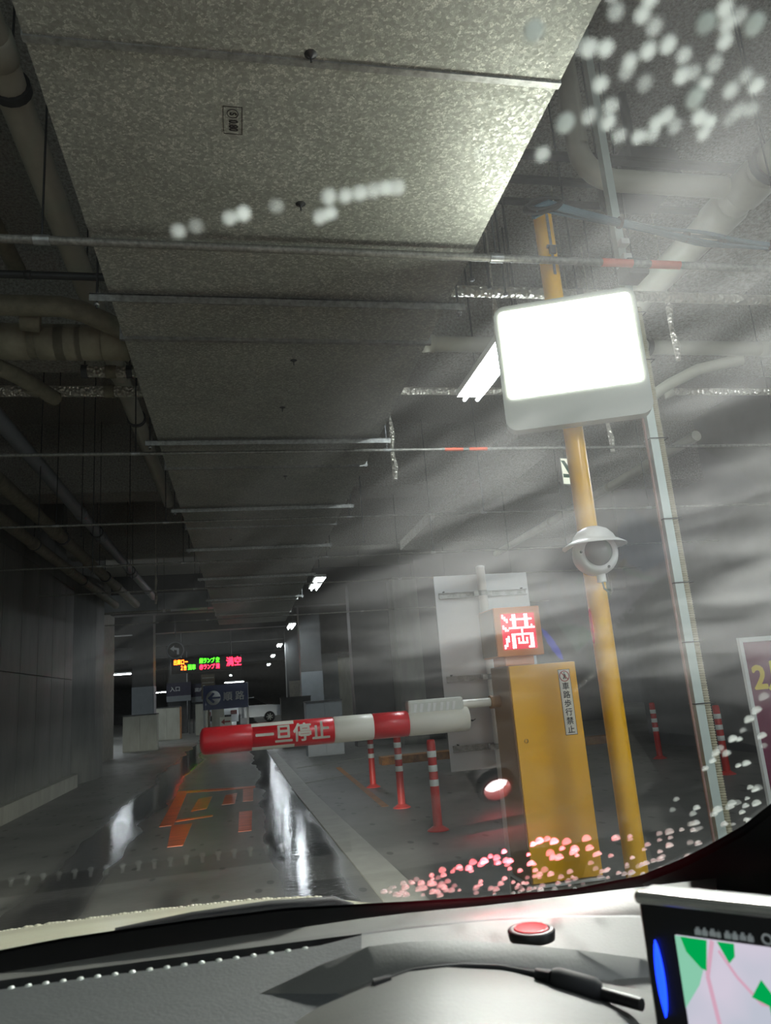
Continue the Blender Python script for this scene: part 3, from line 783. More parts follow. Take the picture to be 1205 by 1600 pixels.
# arm
arm = thing('boom_gate', 'red and white padded barrier arm reading halt across the lane', 'barrier arm', (1.13, 3.36, 1.1))
def bar_seg(x0, x1, name, m, r=0.056, endcap=False):
    pts = [(x0, 0, 0), (x0 + 0.004, 0, 0), (x1 - 0.004, 0, 0), (x1, 0, 0)]
    rs = [r - 0.004, r, r, r - 0.004]
    if endcap:
        pts = [(x0, 0, 0), (x0 + 0.008, 0, 0), (x0 + 0.02, 0, 0), (x1 - 0.004, 0, 0), (x1, 0, 0)]; rs = [r * 0.6, r * 0.92, r, r, r - 0.004]
    return MB().tube(pts, rs, 28).build(name, m, arm)
bar_seg(-1.32, -1.10, 'red_sleeve', M_red, endcap=True)
sl = bar_seg(-1.10, -0.75, 'red_sleeve', M_red)
bar_seg(-0.75, -0.575, 'white_sleeve', M_bar_white)
bar_seg(-0.575, -0.415, 'red_sleeve', M_red)
bar_seg(-0.415, -0.135, 'white_sleeve', M_bar_white)
# white edge bands above and below the lettering
for a0, a1 in ((R(48), R(78)), (R(-78), R(-46))):
    q = MB(); rows = []
    for k in range(7):
        a = a0 + (a1 - a0) * k / 6
        rows.append([Vector((x, -0.0565 * math.cos(a), 0.0565 * math.sin(a))) for x in (-1.105, -0.925)])
    q.grid(rows); q.build('edge_band', M_bar_white, sl)
wr = text_mesh('一旦停止', 0.086, bold=0.0024, align='CENTER', space=1.0)
# flat print wrapped round the sleeve
bm = bmesh.new(); bm.from_mesh(wr)
for k in range(-9, 10):
    bmesh.ops.bisect_plane(bm, geom=bm.verts[:] + bm.edges[:] + bm.faces[:], plane_co=(0, k * 0.005, 0), plane_no=(0, 1, 0))
for v in bm.verts:
    a = v.co.y / 0.0575
    v.co = Vector((v.co.x * 0.93, -0.0572 * math.cos(a), 0.0572 * math.sin(a)))
bm.to_mesh(wr); bm.free()
wr.materials.clear(); wr.materials.append(M_bar_white)
link('lettering', wr, sl, (-0.93, 0, 0))
# inner bar, cover and mounting
MB().tube([(-0.2, 0.0, 0.062), (0.02, 0, 0.062)], 0.02, 14).build('inner_tube', M_bar_white, arm)
cv = MB().bbox(-0.415, -0.155, -0.035, 0.035, 0.028, 0.098, 0.012)
cov = cv.build('clear_cover', M_cap, arm)
for k in range(7):
    x = -0.39 + k * 0.03 + random.uniform(-0.005, 0.005)
    MB().slab([(x, -0.0365, 0.045), (x + 0.012, -0.0365, 0.045), (x + 0.02, -0.0365, 0.08), (x + 0.006, -0.0365, 0.082)], (0, 0.003, 0)).build('crinkle', M_white, cov)
MB().tube([(-0.135, -0.01, -0.01), (-0.112, -0.01, -0.012)], 0.004, 8).tube([(-0.112, -0.01, -0.012), (-0.1, -0.01, -0.006)], 0.002, 6).build('end_screw', M_steel_dark, arm)
MB().tube([(-0.02, 0, 0.062), (0.035, 0, 0.062)], 0.03, 16).build('hub', M_box_side, arm)

# sign seen from behind, on its post
bs = thing('road_sign', 'back of a tall white sign plate on a grey post behind the barrier machine', 'sign', (1.28, 3.8, 0.0))
pl = MB().bbox(-0.255, 0.28, 0.045, 0.05, 0.82, 1.83, 0.002).build('plate', M_panelback, bs)
pl2 = MB().tube([(0, 0, 0), (0, 0, 1.86)], 0.024, 16).build('post', M_white, bs)
MB().lathe([(0.025, 1.855), (0.025, 1.866), (0.016, 1.87), (0, 1.871)], (0, 0, 0), 16).build('post_cap', M_white, bs)
for z in (1.72, 1.28, 0.93):
    b = MB().box(-0.235, 0.262, 0.02, 0.045, z + 0.012, z + 0.016).box(-0.235, 0.262, 0.02, 0.045, z - 0.016, z - 0.012).box(-0.235, 0.262, 0.038, 0.045, z - 0.016, z + 0.016)
    rl = b.build('rail', M_steel, bs)
    MB().tube([(0, 0, z - 0.014), (0, 0, z + 0.014)], 0.0265, 16).box(-0.05, -0.024, -0.008, 0.02, z - 0.012, z + 0.012).box(0.024, 0.05, -0.008, 0.02, z - 0.012, z + 0.012).build('clamp', M_steel, rl)
    for x in (-0.21, 0.235):
        MB().tube([(x, 0.02, z + 0.02), (x, 0.044, z + 0.02)], 0.004, 6).build('bolt', M_steel_dark, rl)

# yellow pole with lit sign, camera
pole = thing('yellow_pole', 'tall yellow steel pole carrying the lit sign and the dome camera', 'pole', (1.43, 2.8, 0.15))
MB().tube([(0, 0, 0), (0, 0, 3.2)], 0.0425, 24).build('shaft', M_yellow, pole)
MB().lathe([(0.0425, 3.2), (0.04, 3.215), (0.02, 3.222), (0, 3.223)], (0, 0, 0), 24).build('cap', M_yellow, pole)
MB().bbox(-0.1, 0.1, -0.1, 0.1, 0, 0.012, 0.003).build('base_plate', M_yellow, pole)
st_ = MB().box(-0.006, 0.006, -0.0475, -0.044, 2.86, 3.17).tube([(-0.02, -0.045, 3.0), (0.02, -0.045, 3.0)], 0.009, 8).build('strap', M_steel, pole)
MB().bbox(-0.016, 0.016, -0.06, -0.045, 2.96, 3.0, 0.003).build('buckle', M_steel_dark, st_)
MB().lathe([(0, -0.003), (0.012, -0.003), (0.012, 0), (0, 0)], (0, 0, 0), 12, Matrix.Rotation(R(90), 3, 'Y') @ Matrix.Diagonal((6.0, 1, 1))).build('red_ghost_streak', mat('red_ghost_streak', (230, 30, 50), 0.25, emit=None), pole, (-0.044, -0.006, 1.29))  # red disc stands in for a red ghost reflection in the windscreen
ls = thing('lit_sign', 'big glaring white lit sign box with rounded grey frame on the yellow pole', 'sign', (1.41, 2.695, 2.555), (0, 0, R(-21.5)))
def rrect(w, h, r, n=6):
    out = []
    for cx, cz, a0 in ((w / 2 - r, h / 2 - r, 0), (-w / 2 + r, h / 2 - r, PI / 2), (-w / 2 + r, -h / 2 + r, PI), (w / 2 - r, -h / 2 + r, 1.5 * PI)):
        for k in range(n + 1):
            a = a0 + PI / 2 * k / n
            out.append((cx + r * math.cos(a), cz + r * math.sin(a)))
    return out
MB().slab([(x, -0.03, z) for x, z in rrect(0.60, 0.575, 0.05)], (0, 0.06, 0)).build('housing', M_signgrey, ls)
MB().slab([(x, -0.034, z + 0.058) for x, z in rrect(0.555, 0.405, 0.02)], (0, 0.006, 0)).build('screen', M_screen_lit, ls)
MB().box(-0.1, 0.1, 0.03, 0.062, 0.12, 0.16).box(-0.1, 0.1, 0.03, 0.062, -0.2, -0.16).build('bracket', M_steel, ls)
al_ = bpy.data.lights.new('sign_light', 'AREA'); al_.shape = 'RECTANGLE'; al_.size = 0.53; al_.size_y = 0.38; al_.energy = SIGN_W; al_.spread = R(75); al_.color = (1, 1, 0.96)
alo = bpy.data.objects.new('sign_light', al_); COL.objects.link(alo); alo.parent = ls; alo.location = (0, -0.036, 0.058); alo.rotation_euler = (R(-90 + 20), 0, 0)
dc = thing('dome_camera', 'white dome security camera with a peaked hood on the yellow pole', 'camera', (1.39, 2.69, 1.715), (0, 0, R(-10)))
MX = Matrix.Rotation(R(90), 3, 'X')
MB().lathe([(0.0, -0.06), (0.05, -0.06), (0.078, -0.05), (0.086, -0.02), (0.088, 0.02), (0.08, 0.045), (0.06, 0.052)], (0, 0, 0), 32, MX).build('body', M_white, dc)
MB().lathe([(0.082, 0.03), (0.08, 0.046), (0.056, 0.056), (0.054, 0.045)], (0, 0, 0), 32, MX).build('bezel', M_white, dc)
MB().lathe([(0.055, 0.044), (0.05, 0.07), (0.034, 0.09), (0.015, 0.098), (0, 0.1)], (0, 0, 0), 28, MX).build('bubble', M_dome_glass, dc)
for a in (0, R(120), R(240)):
    MB().lathe([(0, 0.056), (0.005, 0.056), (0.006, 0.05)], (0.068 * math.sin(a + 0.5), 0, 0.068 * math.cos(a + 3.6)), 8, MX).build('screw', M_steel_dark, dc)
MB().lathe([(0, 0.098), (0.03, 0.095), (0.058, 0.082), (0.078, 0.06), (0.086, 0.042), (0.106, 0.032), (0.126, 0.020), (0.127, 0.016), (0.106, 0.026), (0.084, 0.034), (0.07, 0.05)], (0, -0.012, 0.012), 32, a0=R(140), a1=R(400)).build('hood', M_white, dc)
MB().tube([(0.01, -0.01, -0.08), (0.01, -0.01, -0.115)], 0.018, 14).build('cable_gland', M_white, dc)
MB().tube([(0.01, -0.01, -0.11), (0.015, -0.01, -0.14), (0.04, -0.005, -0.165), (0.055, 0.02, -0.15), (0.06, 0.05, -0.08), (0.055, 0.08, -0.03)], 0.004, 8).build('cable', M_black, dc)

# strut post with conduit
sp = thing('strut_post', 'white steel channel post with cable ties, right of the yellow pole', 'post', (1.83, 2.85, 0.15))
MB().box(-0.02, 0.02, -0.0205, -0.018, 0, SLAB - 0.15).box(-0.02, -0.0175, -0.018, 0.0205, 0, SLAB - 0.15).box(0.0175, 0.02, -0.018, 0.0205, 0, SLAB - 0.15).build('channel', mat('white_channel', (196, 208, 200), 0.35, 0.2, var=0.05), sp)
MB().box(-0.06, 0.06, -0.06, 0.06, 0, 0.01).build('foot_plate', M_steel, sp)
for z in (0.95, 1.2, 1.45, 1.73, 2.1, 2.48, 2.72):
    MB().tube([(-0.024, -0.024, z), (0.062, -0.03, z), (0.066, 0.02, z), (-0.024, 0.024, z), (-0.024, -0.024, z)], 0.0025, 6).build('cable_tie', M_black, sp)
MB().bbox(-0.05, 0.05, -0.13, -0.02, 2.86, 2.94, 0.006).build('cross_clamp', M_steel_dark, sp)
MB().bbox(-0.022, 0.022, -0.06, -0.021, 2.98, 3.01, 0.003).bbox(-0.022, 0.022, -0.06, -0.021, 3.06, 3.09, 0.003).build('channel_nut', M_white, sp)
fc = MB(); pts = []; rs = []
zz = 0.02
while zz < 2.75:
    pts += [(0, 0, zz), (0, 0, zz + 0.004), (0, 0, zz + 0.005), (0, 0, zz + 0.009)]; rs += [0.0185, 0.0185, 0.0155, 0.0155]; zz += 0.01
fc.tube(pts, rs, 10)
fx = fc.build('corrugated_conduit', mat('cream_conduit', (176, 170, 142), 0.5, var=0.1), None, (1.876, 2.86, 0.15))
tag(fx, 'cream corrugated flexible conduit tied to the white channel post', 'conduit')
tag(MB().tube([(-0.035, 0, 0), (-0.035, 0, 2.2)], 0.006, 8).build('thin_conduit', mat('pinkish_conduit', (150, 120, 112), 0.5), None, (1.83, 2.84, 0.15)), 'thin brownish conduit along the left edge of the channel post', 'conduit')
# cable bundle from the pole top to the right
cbl = thing('cable_bundle', 'bundle of blue grey cables tied from the pole top past the strut', 'cables', (1.43, 2.655, 3.29))
for k in range(12):
    pts = []
    ph = random.uniform(0, 6)
    for i in range(25):
        u = i / 24
        x = -0.12 + u * 1.55
        sp_ = 0.012 + 0.016 * math.exp(-((u - 0.52) / 0.10) ** 2) + 0.012 * math.exp(-(u / 0.15) ** 2)
        pts.append((x, math.cos(ph + u * 3) * sp_ - 0.02, -0.005 - 0.15 * math.sin(min(1, u * 1.3) * PI / 2) - 0.02 * u + math.sin(ph + u * 3) * sp_ - (0.05 if u < 0.01 else 0)))
    MB().tube(pts, 0.007, 6).build('cable', M_cable_blue, cbl)
lp = [(-0.085 + 0.085 * math.cos(a) + 0.006 * math.sin(a * 0.37), -0.05 + 0.012 * math.sin(a * 0.5), -0.035 + 0.03 * math.sin(a) + 0.02 * math.cos(a) + 0.006 * math.sin(a * 0.61)) for a in [i * 2 * PI / 20 for i in range(101)]]
MB().tube(lp, 0.006, 6).build('coil', M_rubber, cbl)
MB().tube([(1.15, -0.02, -0.165), (1.6, 0, -0.16), (3.2, -0.02, -0.11), (5.6, -0.02, 0.0)], 0.01, 8).build('trunk_cable', mat('dark_teal_cable', (52, 70, 72), 0.5), cbl)
for x, z in ((0.28, -0.085), (0.6, -0.14), (0.78, -0.155), (1.02, -0.165)):
    MB().tube([(x, -0.02, z), (x + 0.012, -0.02, z)], 0.027, 10).build('cable_tie', M_black, cbl)

# banner at the right
bn = thing('banner_stand', 'maroon sale banner in a white frame at the right edge of view', 'banner', (2.62, 3.6, 0.0))
MB().box(0.018, 0.68, 0.004, 0.008, 0.56, 1.36).build('cloth', M_maroon, bn)
for (a, b, c, d) in ((0, 0.02, 0.0, 1.38), (0.68, 0.70, 0.0, 1.38), (0.02, 0.68, 1.355, 1.38), (0.02, 0.68, 0.54, 0.56)):
    MB().box(a, b, -0.006, 0.016, c, d).build('frame_bar', M_white, bn)
MB().box(-0.02, 0.72, -0.2, 0.2, 0, 0.02).build('foot', M_steel_dark, bn)
text('banner_print', '2月', 0.17, M_banner_yellow, bn, (0.045, 0.002, 1.16), bold=0.006)
text('banner_print', '終', 0.15, M_banner_yellow, bn, (0.125, 0.002, 0.95), bold=0.004)

# delineator posts
def delineator(x, y, label, h=0.78):
    t = thing('delineator_post', label, 'post', (x, y, 0), group='red rubber lane posts')
    MB().lathe([(0, 0.012), (0.09, 0.012), (0.1, 0.0), (0, 0)], (0, 0, 0), 20).lathe([(0.095, 0.004), (0.06, 0.03), (0.044, 0.04)], (0, 0, 0), 20).build('base', M_post_red, t)
    MB().lathe([(0.042, 0.02), (0.040, h - 0.02), (0.034, h), (0, h + 0.004)], (0, 0, 0), 18).build('shaft', M_post_red, t)
    for z in (h * 0.52, h * 0.68, h * 0.84):
        MB().lathe([(0.0415, z - 0.028), (0.0425, z - 0.026), (0.0425, z + 0.026), (0.0415, z + 0.028)], (0, 0, 0), 18).build('reflective_band', M_band, t)
    return t
dp = delineator(1.67, 6.9, 'red post with three white bands, nearest of the three behind the arm')
for x, y, lb in ((1.65, 8.4, 'red post with white bands, middle of the three behind the arm'), (1.67, 10.4, 'red post with white bands, farthest of the three behind the arm'),
                 (5.85, 10.25, 'red post with white bands standing alone right of the yellow pole'), (5.5, 8.2, 'red post with white bands between channel post and maroon banner')):
    copy_tree(dp, (x, y, 0), None, lb)

# ------------------------------------------------------------------ signs far down the road
ex = thing('exit_sign', 'small green and white exit sign hanging behind the yellow pole', 'sign', (4.52, 9.0, 3.95), (0, 0, R(14)))
MB().bbox(-0.22, 0.22, 0, 0.05, -0.18, 0.2, 0.008).build('case', M_white, ex)
MB().slab([(-0.2, -0.004, 0.16), (-0.14, -0.004, 0.16), (-0.05, -0.004, 0.03), (-0.05, -0.004, 0.16), (0.0, -0.004, 0.16), (0.0, -0.004, -0.08), (-0.05, -0.004, -0.08), (-0.19, -0.004, -0.08), (-0.19, -0.004, -0.03), (-0.09, -0.004, -0.03)], (0, 0.006, 0)).build('green_arrow', M_green, ex)
MB().box(-0.2, 0.2, -0.002, 0.004, -0.17, 0.19).build('lit_face', M_exit, ex)
MB().tube([(-0.12, 0.025, 0.19), (-0.12, 0.025, SLAB - 3.94)], 0.008, 6).build('hanger_rod', M_steel_dark, ex)

led = thing('message_board', 'black electronic message board with green, orange and red lit words', 'sign', (-1.36, 29.0, 2.72))
MB().bbox(-1.3, 1.28, 0, 0.2, -0.27, 0.3, 0.02).build('case', M_black, led)
for x in (-0.9, 0.9):
    MB().tube([(x, 0.1, 0.28), (x, 0.1, SLAB - 2.71)], 0.03, 8).build('hanger_rod', M_steel_dark, led)
for (bd, sz, m, x, z, nw) in (('出庫口ー', 0.2, M_ledo, -1.2, 0.13, 0.66), ('２台', 0.2, M_ledo, -0.96, -0.08, 0.6), ('満車', 0.2, M_ledg, -0.68, -0.08, 0.7), ('緑ランプ 空', 0.2, M_ledg, -0.26, 0.13, 0.7), ('赤ランプ 満', 0.2, M_ledr, -0.26, -0.1, 0.7), ('満空', 0.36, M_ledr, 0.72, 0.02, 0.8)):
    text('lit_word', bd, sz, m, led, (x, -0.012, z), bold=0.006, narrow=nw)
rs_ = thing('round_sign', 'dim round turn-left sign hung above the message board', 'sign', (-2.23, 26.0, 3.1))
MB().lathe([(0, -0.02), (0.29, -0.02), (0.29, 0.02), (0, 0.02)], (0, 0, 0), 28, MX).build('disc', M_grey_paint, rs_)
MB().lathe([(0.25, 0.021), (0.25, 0.026), (0, 0.026)], (0, 0, 0), 28, MX).build('dark_field', M_conc_dark, rs_)
MB().slab([(0.12, -0.03, -0.14), (0.12, -0.03, 0.06), (-0.04, -0.03, 0.1), (-0.04, -0.03, 0.16), (-0.17, -0.03, 0.06), (-0.04, -0.03, -0.04), (-0.04, -0.03, 0.02), (0.05, -0.03, 0.0), (0.05, -0.03, -0.14)], (0, 0.004, 0)).build('arrow', M_print_white, rs_)
MB().tube([(0, 0, 0.28), (0, 0, SLAB - 3.09)], 0.02, 8).build('hanger_rod', M_steel_dark, rs_)

bl = thing('route_sign', 'blue route sign with white arrow in a circle pointing left', 'sign', (-0.52, 22.0, 0))
MB().box(-0.62, 0.62, -0.02, 0.02, 1.1, 1.77).build('panel', M_blue, bl)
for x in (-0.6, 0.6):
    MB().box(x - 0.03, x + 0.03, 0.02, 0.06, 0, 1.79).build('leg', M_white, bl)
MB().box(-0.6, 0.6, 0.02, 0.05, 0.55, 0.6).build('cross_bar', M_white, bl)
MB().lathe([(0, 0.021), (0.2, 0.021), (0.2, 0.024), (0, 0.024)], (-0.34, 0, 1.42), 30, MX).build('disc', M_print_white, bl)
MB().slab([(-0.5, -0.027, 1.42), (-0.35, -0.027, 1.57), (-0.30, -0.027, 1.53), (-0.38, -0.027, 1.445), (-0.15, -0.027, 1.445), (-0.15, -0.027, 1.395), (-0.38, -0.027, 1.395), (-0.30, -0.027, 1.31), (-0.35, -0.027, 1.27)], (0, 0.002, 0)).build('arrow', M_blue, bl)
text('sign_print', '順 路', 0.26, M_print_white, bl, (-0.07, -0.024, 1.42), bold=0.005)
ar = thing('arrow_board', 'small white board with a red arrow below the blue route sign', 'sign', (-0.5, 20.5, 0))
MB().box(-0.15, 0.15, 0, 0.03, 0.5, 0.9).build('board', M_bar_white, ar)
MB().slab([(-0.12, -0.004, 0.78), (-0.03, -0.004, 0.85), (-0.03, -0.004, 0.8), (0.12, -0.004, 0.8), (0.12, -0.004, 0.76), (-0.03, -0.004, 0.76), (-0.03, -0.004, 0.71)], (0, 0.004, 0)).build('arrow', M_print_red, ar)
MB().box(-0.13, -0.1, 0.03, 0.06, 0, 0.9).box(0.1, 0.13, 0.03, 0.06, 0, 0.9).build('legs', M_steel, ar)
for i, (x, y, z, s, bd, lb) in enumerate(((-3.0, 36.5, 2.05, 0.24, '入口', 'dark violet entrance sign above the yellow edged low wall'), (-1.9, 36.9, 1.95, 0.2, '案内', 'dark sign with pale print beside the yellow notice board'))):
    t = thing('wall_sign', lb, 'sign', (x, y, z))
    MB().box(-0.55, 0.55, 0, 0.06, -0.3, 0.3).build('panel', mat('violet_panel', (46, 44, 66), 0.5), t)
    MB().box(-0.55, 0.55, -0.005, 0.06, -0.55, -0.3).build('lower_panel', M_grey_paint, t)
    text('sign_print', bd, s, M_print_white, t, (-0.4, -0.01, 0.0), bold=0.004)
    MB().box(-0.5, -0.44, 0.06, 0.12, -z, 0.2).box(0.44, 0.5, 0.06, 0.12, -z, 0.2).build('legs', M_steel_dark, t)
nb_ = thing('notice_board', 'small board with brown stripes between two dark signs', 'sign', (-1.62, 35.6, 0))
MB().box(-0.3, 0.3, 0, 0.05, 1.5, 2.6).box(-0.05, 0.05, 0.05, 0.1, 0, 2.6).build('board', mat('brown_board', (74, 66, 48), 0.6), nb_)
for k in range(4):
    MB().box(-0.26, 0.26, -0.01, 0, 2.42 - k * 0.22, 2.47 - k * 0.22).build('stripe', M_line_white, nb_)

# ------------------------------------------------------------------ parked cars
def parked_car(loc, rz, paint, label):
    t = thing('car', label, 'car', loc, (0, 0, rz), 'parked cars down the road')
    W = 0.84
    prof = [(-2.1, 0.35), (-2.15, 0.62), (-2.05, 0.92), (-1.2, 1.0), (1.1, 1.02), (1.95, 0.98), (2.1, 0.72), (2.08, 0.35)]
    n = len(prof); b = MB()
    rows = [[Vector((x * (0.97 if s in (0, 4) else 1), y, z)) for (x, z) in prof] for s, y in enumerate((-W, -W * 0.96, 0, W * 0.96, W))]
    b.grid(rows)
    b.add(rows[0], [tuple(range(n))]); b.add(rows[-1], [tuple(range(n))[::-1]])
    b.add([rows[0][0], rows[0][-1], rows[-1][-1], rows[-1][0]], [(0, 1, 2, 3)])
    b.build('body', paint, t)
    g = MB(); c0 = [(-1.15, 1.0), (-0.45, 1.42), (0.9, 1.45), (1.75, 1.0)]
    rows = [[Vector((x, y * k, z)) for (x, z), k in zip(c0, (1, 0.84, 0.84, 1))] for y in (-W * 0.93, W * 0.93)]
    g.grid(rows, False); g.add(rows[0], [(0, 1, 2, 3)]); g.add(rows[1], [(3, 2, 1, 0)])
    g.build('glasshouse', M_glass_dark, t)
    MB().box(-0.45, 0.95, -W * 0.76, W * 0.76, 1.43, 1.47).build('roof', paint, t)
    for x in (-1.3, 1.3):
        for y in (-W + 0.02, W - 0.02):
            w = MB().lathe([(0, -0.09), (0.2, -0.09), (0.3, -0.08), (0.31, 0), (0.3, 0.08), (0.2, 0.09), (0, 0.09)], (x, y, 0.31), 20, MX).build('wheel', M_rubber, t)
            h = MB()
            for k in range(7):
                a = 2 * PI * k / 7
                s = -1 if y < 0 else 1
                h.slab([(x + 0.03 * math.cos(a + 1.4), y + s * 0.093, 0.31 + 0.03 * math.sin(a + 1.4)), (x + 0.19 * math.cos(a + 0.12), y + s * 0.093, 0.31 + 0.19 * math.sin(a + 0.12)), (x + 0.19 * math.cos(a - 0.12), y + s * 0.093, 0.31 + 0.19 * math.sin(a - 0.12)), (x + 0.03 * math.cos(a - 1.4), y + s * 0.093, 0.31 + 0.03 * math.sin(a - 1.4))], (0, s * 0.006, 0))
            h.build('rim', M_steel, w)
    for y in (-0.62, 0.62):
        MB().bbox(2.0, 2.11, y - 0.15, y + 0.15, 0.7, 0.9, 0.02).build('tail_lamp', mat('tail_lamp', (90, 16, 18), 0.3), t)
        MB().bbox(-2.14, -2.0, y - 0.16, y + 0.16, 0.66, 0.82, 0.02).build('head_lamp', M_cap, t)
    MB().box(2.09, 2.11, -0.5, 0.5, 0.45, 0.7).build('rear_panel', M_black, t)
    MB().box(2.11, 2.12, -0.17, 0.17, 0.55, 0.7).build('number_plate', M_bar_white, t)
    return t
parked_car((-1.15, 40.0, 0), R(-90), M_car_white, 'white parked car seen from behind beyond the blue route sign')
parked_car((0.1, 45.5, 0), R(180), M_car_grey, 'silver parked car seen from the side behind the white car')
parked_car((-8.5, 36.0, 0), R(0), M_car_white, 'white parked car glimpsed through the gap left of the road')

# ------------------------------------------------------------------ our own car: windscreen, dash, bonnet
def GZ(Y): return 1.39 - 0.47 * Y          # plane of the windscreen
def on_glass(x, y, off=0.0):
    d = CAM_R @ Vector(((x - 602.5) / F_PX, -(y - 800) / F_PX, -1))
    t = (1.39 - CAM_H) / (d.z + 0.47 * d.y)
    return Vector((0, 0, CAM_H)) + d * t - Vector((0, 0.4254, 0.905)) * off

car = thing('own_car', 'interior and bonnet of the car the picture is taken from, grey dashboard under the windscreen', 'car')
ws = MB()
gx0, gx1, gy0, gy1 = -0.95, 0.50, -0.30, 0.80
inner = [(gx0, gy1, GZ(gy1)), (gx1, gy1, GZ(gy1)), (gx1 - 0.12, gy0, GZ(gy0)), (gx0 + 0.12, gy0, GZ(gy0))]
nrm = Vector((0, 0.4254, 0.905)) * 0.005
outer = [Vector(p) + nrm for p in inner]
ws.add(inner, [(3, 2, 1, 0)], mi=0)
ws.add(outer, [(0, 1, 2, 3)], mi=1)
ws.add(list(map(Vector, inner)) + outer, [(0, 1, 5, 4), (1, 2, 6, 5), (2, 3, 7, 6), (3, 0, 4, 7)], mi=2)
wind = ws.build('windscreen', [M_pane, M_film, M_rubber], car)
# black border along the foot and right corner of the glass
up = [(-120, 1500), (0, 1482), (100, 1463), (300, 1434), (450, 1416), (600, 1408), (750, 1400), (900, 1386), (1000, 1366), (1060, 1342), (1100, 1322), (1160, 1288), (1205, 1252), (1260, 1190), (1330, 1080)]
ur = [on_glass(x, y, 0.003) for x, y in up]
lo_ = []
for i, p in enumerate(ur):
    x = p.x
    if i < 9: Y = 0.79
    else: Y = max(p.y, 0.79 - (i - 8) * 0.012)
    X = x if i < 9 else min(0.495, x + (0.495 - x) * min(1, (i - 8) / 3))
    lo_.append(Vector((X * 1.0, Y, GZ(Y))) - Vector((0, 0.4254, 0.905)) * 0.003)
MB().grid([ur, lo_], False).grid([[p + Vector((0, 0.4254, 0.905)) * 0.002 for p in lo_], [p + Vector((0, 0.4254, 0.905)) * 0.002 for p in ur]], False).build('black_border', M_rubber, wind)
# A-pillar trim at the right
ap = MB()
pf = [(1000, 1370), (1060, 1346), (1100, 1326), (1160, 1292), (1205, 1256), (1260, 1194), (1330, 1084), (1500, 900)]
pa = [on_glass(x, y, 0.006) for x, y in pf]
pb = [on_glass(x + 60, y + 90, 0.03) for x, y in pf]
pc = [at(x + 60 + 40, y + 190, 0.56) for x, y in pf]
ap.grid([pa, [a_.lerp(b_, 0.3) + Vector((0, -0.008, 0.004)) for a_, b_ in zip(pa, pb)], pb, pc])
ap.build('pillar_trim', M_black, car)
# raindrops: flattened beads on the outside of the glass
dm = []; dmb = []
for k in range(6):
    b = MB(); rr = 1.0
    b.lathe([(1.0, 0), (0.93, 0.22), (0.7, 0.4), (0.35, 0.5), (0, 0.53)], (0, 0, 0), 12, Matrix.Diagonal((1, 1 + 0.03 * k, 1)))
    b.lathe([(0, 0), (1.0, 0)], (0, 0, 0), 12, Matrix.Diagonal((1, 1 + 0.03 * k, 1)))
    dm.append(b.mesh('raindrop', M_drop)); dmb.append(b.mesh('raindrop', M_drop_bright))
tilt = Euler((math.atan2(-0.47, 1), 0, 0))
def drop(x, y, r, bright=False):
    o = link('raindrop', random.choice(dmb if bright else dm), wind, on_glass(x, y, -0.0052))
    o.rotation_euler = (tilt.x, 0, 0)
    o.scale = (r, r * (1.4 if y > 1000 else 1.0), r * (2.0 if y > 1000 else 1.0))
spots = [(975, 4, 0), (1036, 14, 1), (980, 36, 0), (1022, 41, 0), (1041, 60, 0), (1124, 54, 2), (1155, 30, 0), (1158, 55, 0), (1178, 42, 0), (1202, 56, 2), (924, 92, 1), (937, 94, 1),
         (963, 94, 0), (1031, 98, 0), (1063, 88, 1), (1088, 105, 0), (1002, 114, 0), (996, 130, 0), (1137, 118, 1), (1084, 137, 0), (1103, 132, 0), (1154, 83, 0), (954, 151, 1), (1025, 149, 0),
         (1105, 173, 2), (1121, 150, 0), (1162, 160, 1), (1187, 137, 0), (1203, 153, 1), (970, 186, 1), (966, 211, 1), (935, 202, 0), (897, 213, 2), (1060, 200, 1), (1043, 212, 0), (1036, 230, 0),
         (1072, 217, 0), (1111, 203, 1), (1127, 211, 0), (1118, 228, 0), (1175, 192, 1), (1195, 190, 1), (1160, 206, 0), (983, 232, 0), (1014, 234, 0), (860, 262, 0), (848, 67, 2), (764, 262, 1),
         (628, 315, 1), (610, 316, 0), (590, 320, 0), (568, 324, 0), (545, 328, 0), (518, 330, 1), (434, 345, 1), (520, 356, 0), (504, 362, 0), (381, 357, 1), (359, 364, 0), (305, 377, 1), (277, 385, 1)]
for x, y, b in spots:
    drop(x, y, (0.00135, 0.0014, 0.0017)[b], b == 2)
low = 0
while low < 238:
    x = random.uniform(600, 1190)
    base = 1412 - max(0, (x - 900)) * 0.05 - max(0, x - 1000) ** 1.35 * 0.055
    top = base - 10 - (x - 600) * 0.32 if x < 850 else base - 90
    y = random.uniform(top, base)
    if random.random() < 0.25 and y < (top + base) / 2: continue
    drop(x, y, random.uniform(0.0016, 0.0034)); low += 1
for x, y, r in ((1202, 1105, 1), (1190, 1126, 1), (1178, 1140, 1), (1168, 1156, .7), (1152, 1170, 1), (1131, 1185, 1), (1142, 1192, 1), (1125, 1192, 1), (1162, 1170, .7), (1173, 1207, 1), (1160, 1210, .7),
                (1094, 1275, 1), (1088, 1284, 1), (1056, 1278, .8), (1084, 1300, 1), (1070, 1308, .8), (1092, 1309, 1), (1178, 1243, .8), (1198, 1165, 1), (1201, 1180, .8), (1062, 1262, .8), (1108, 1215, .8), (1120, 1203, .8)):
    drop(x, y, 0.0024 * r)

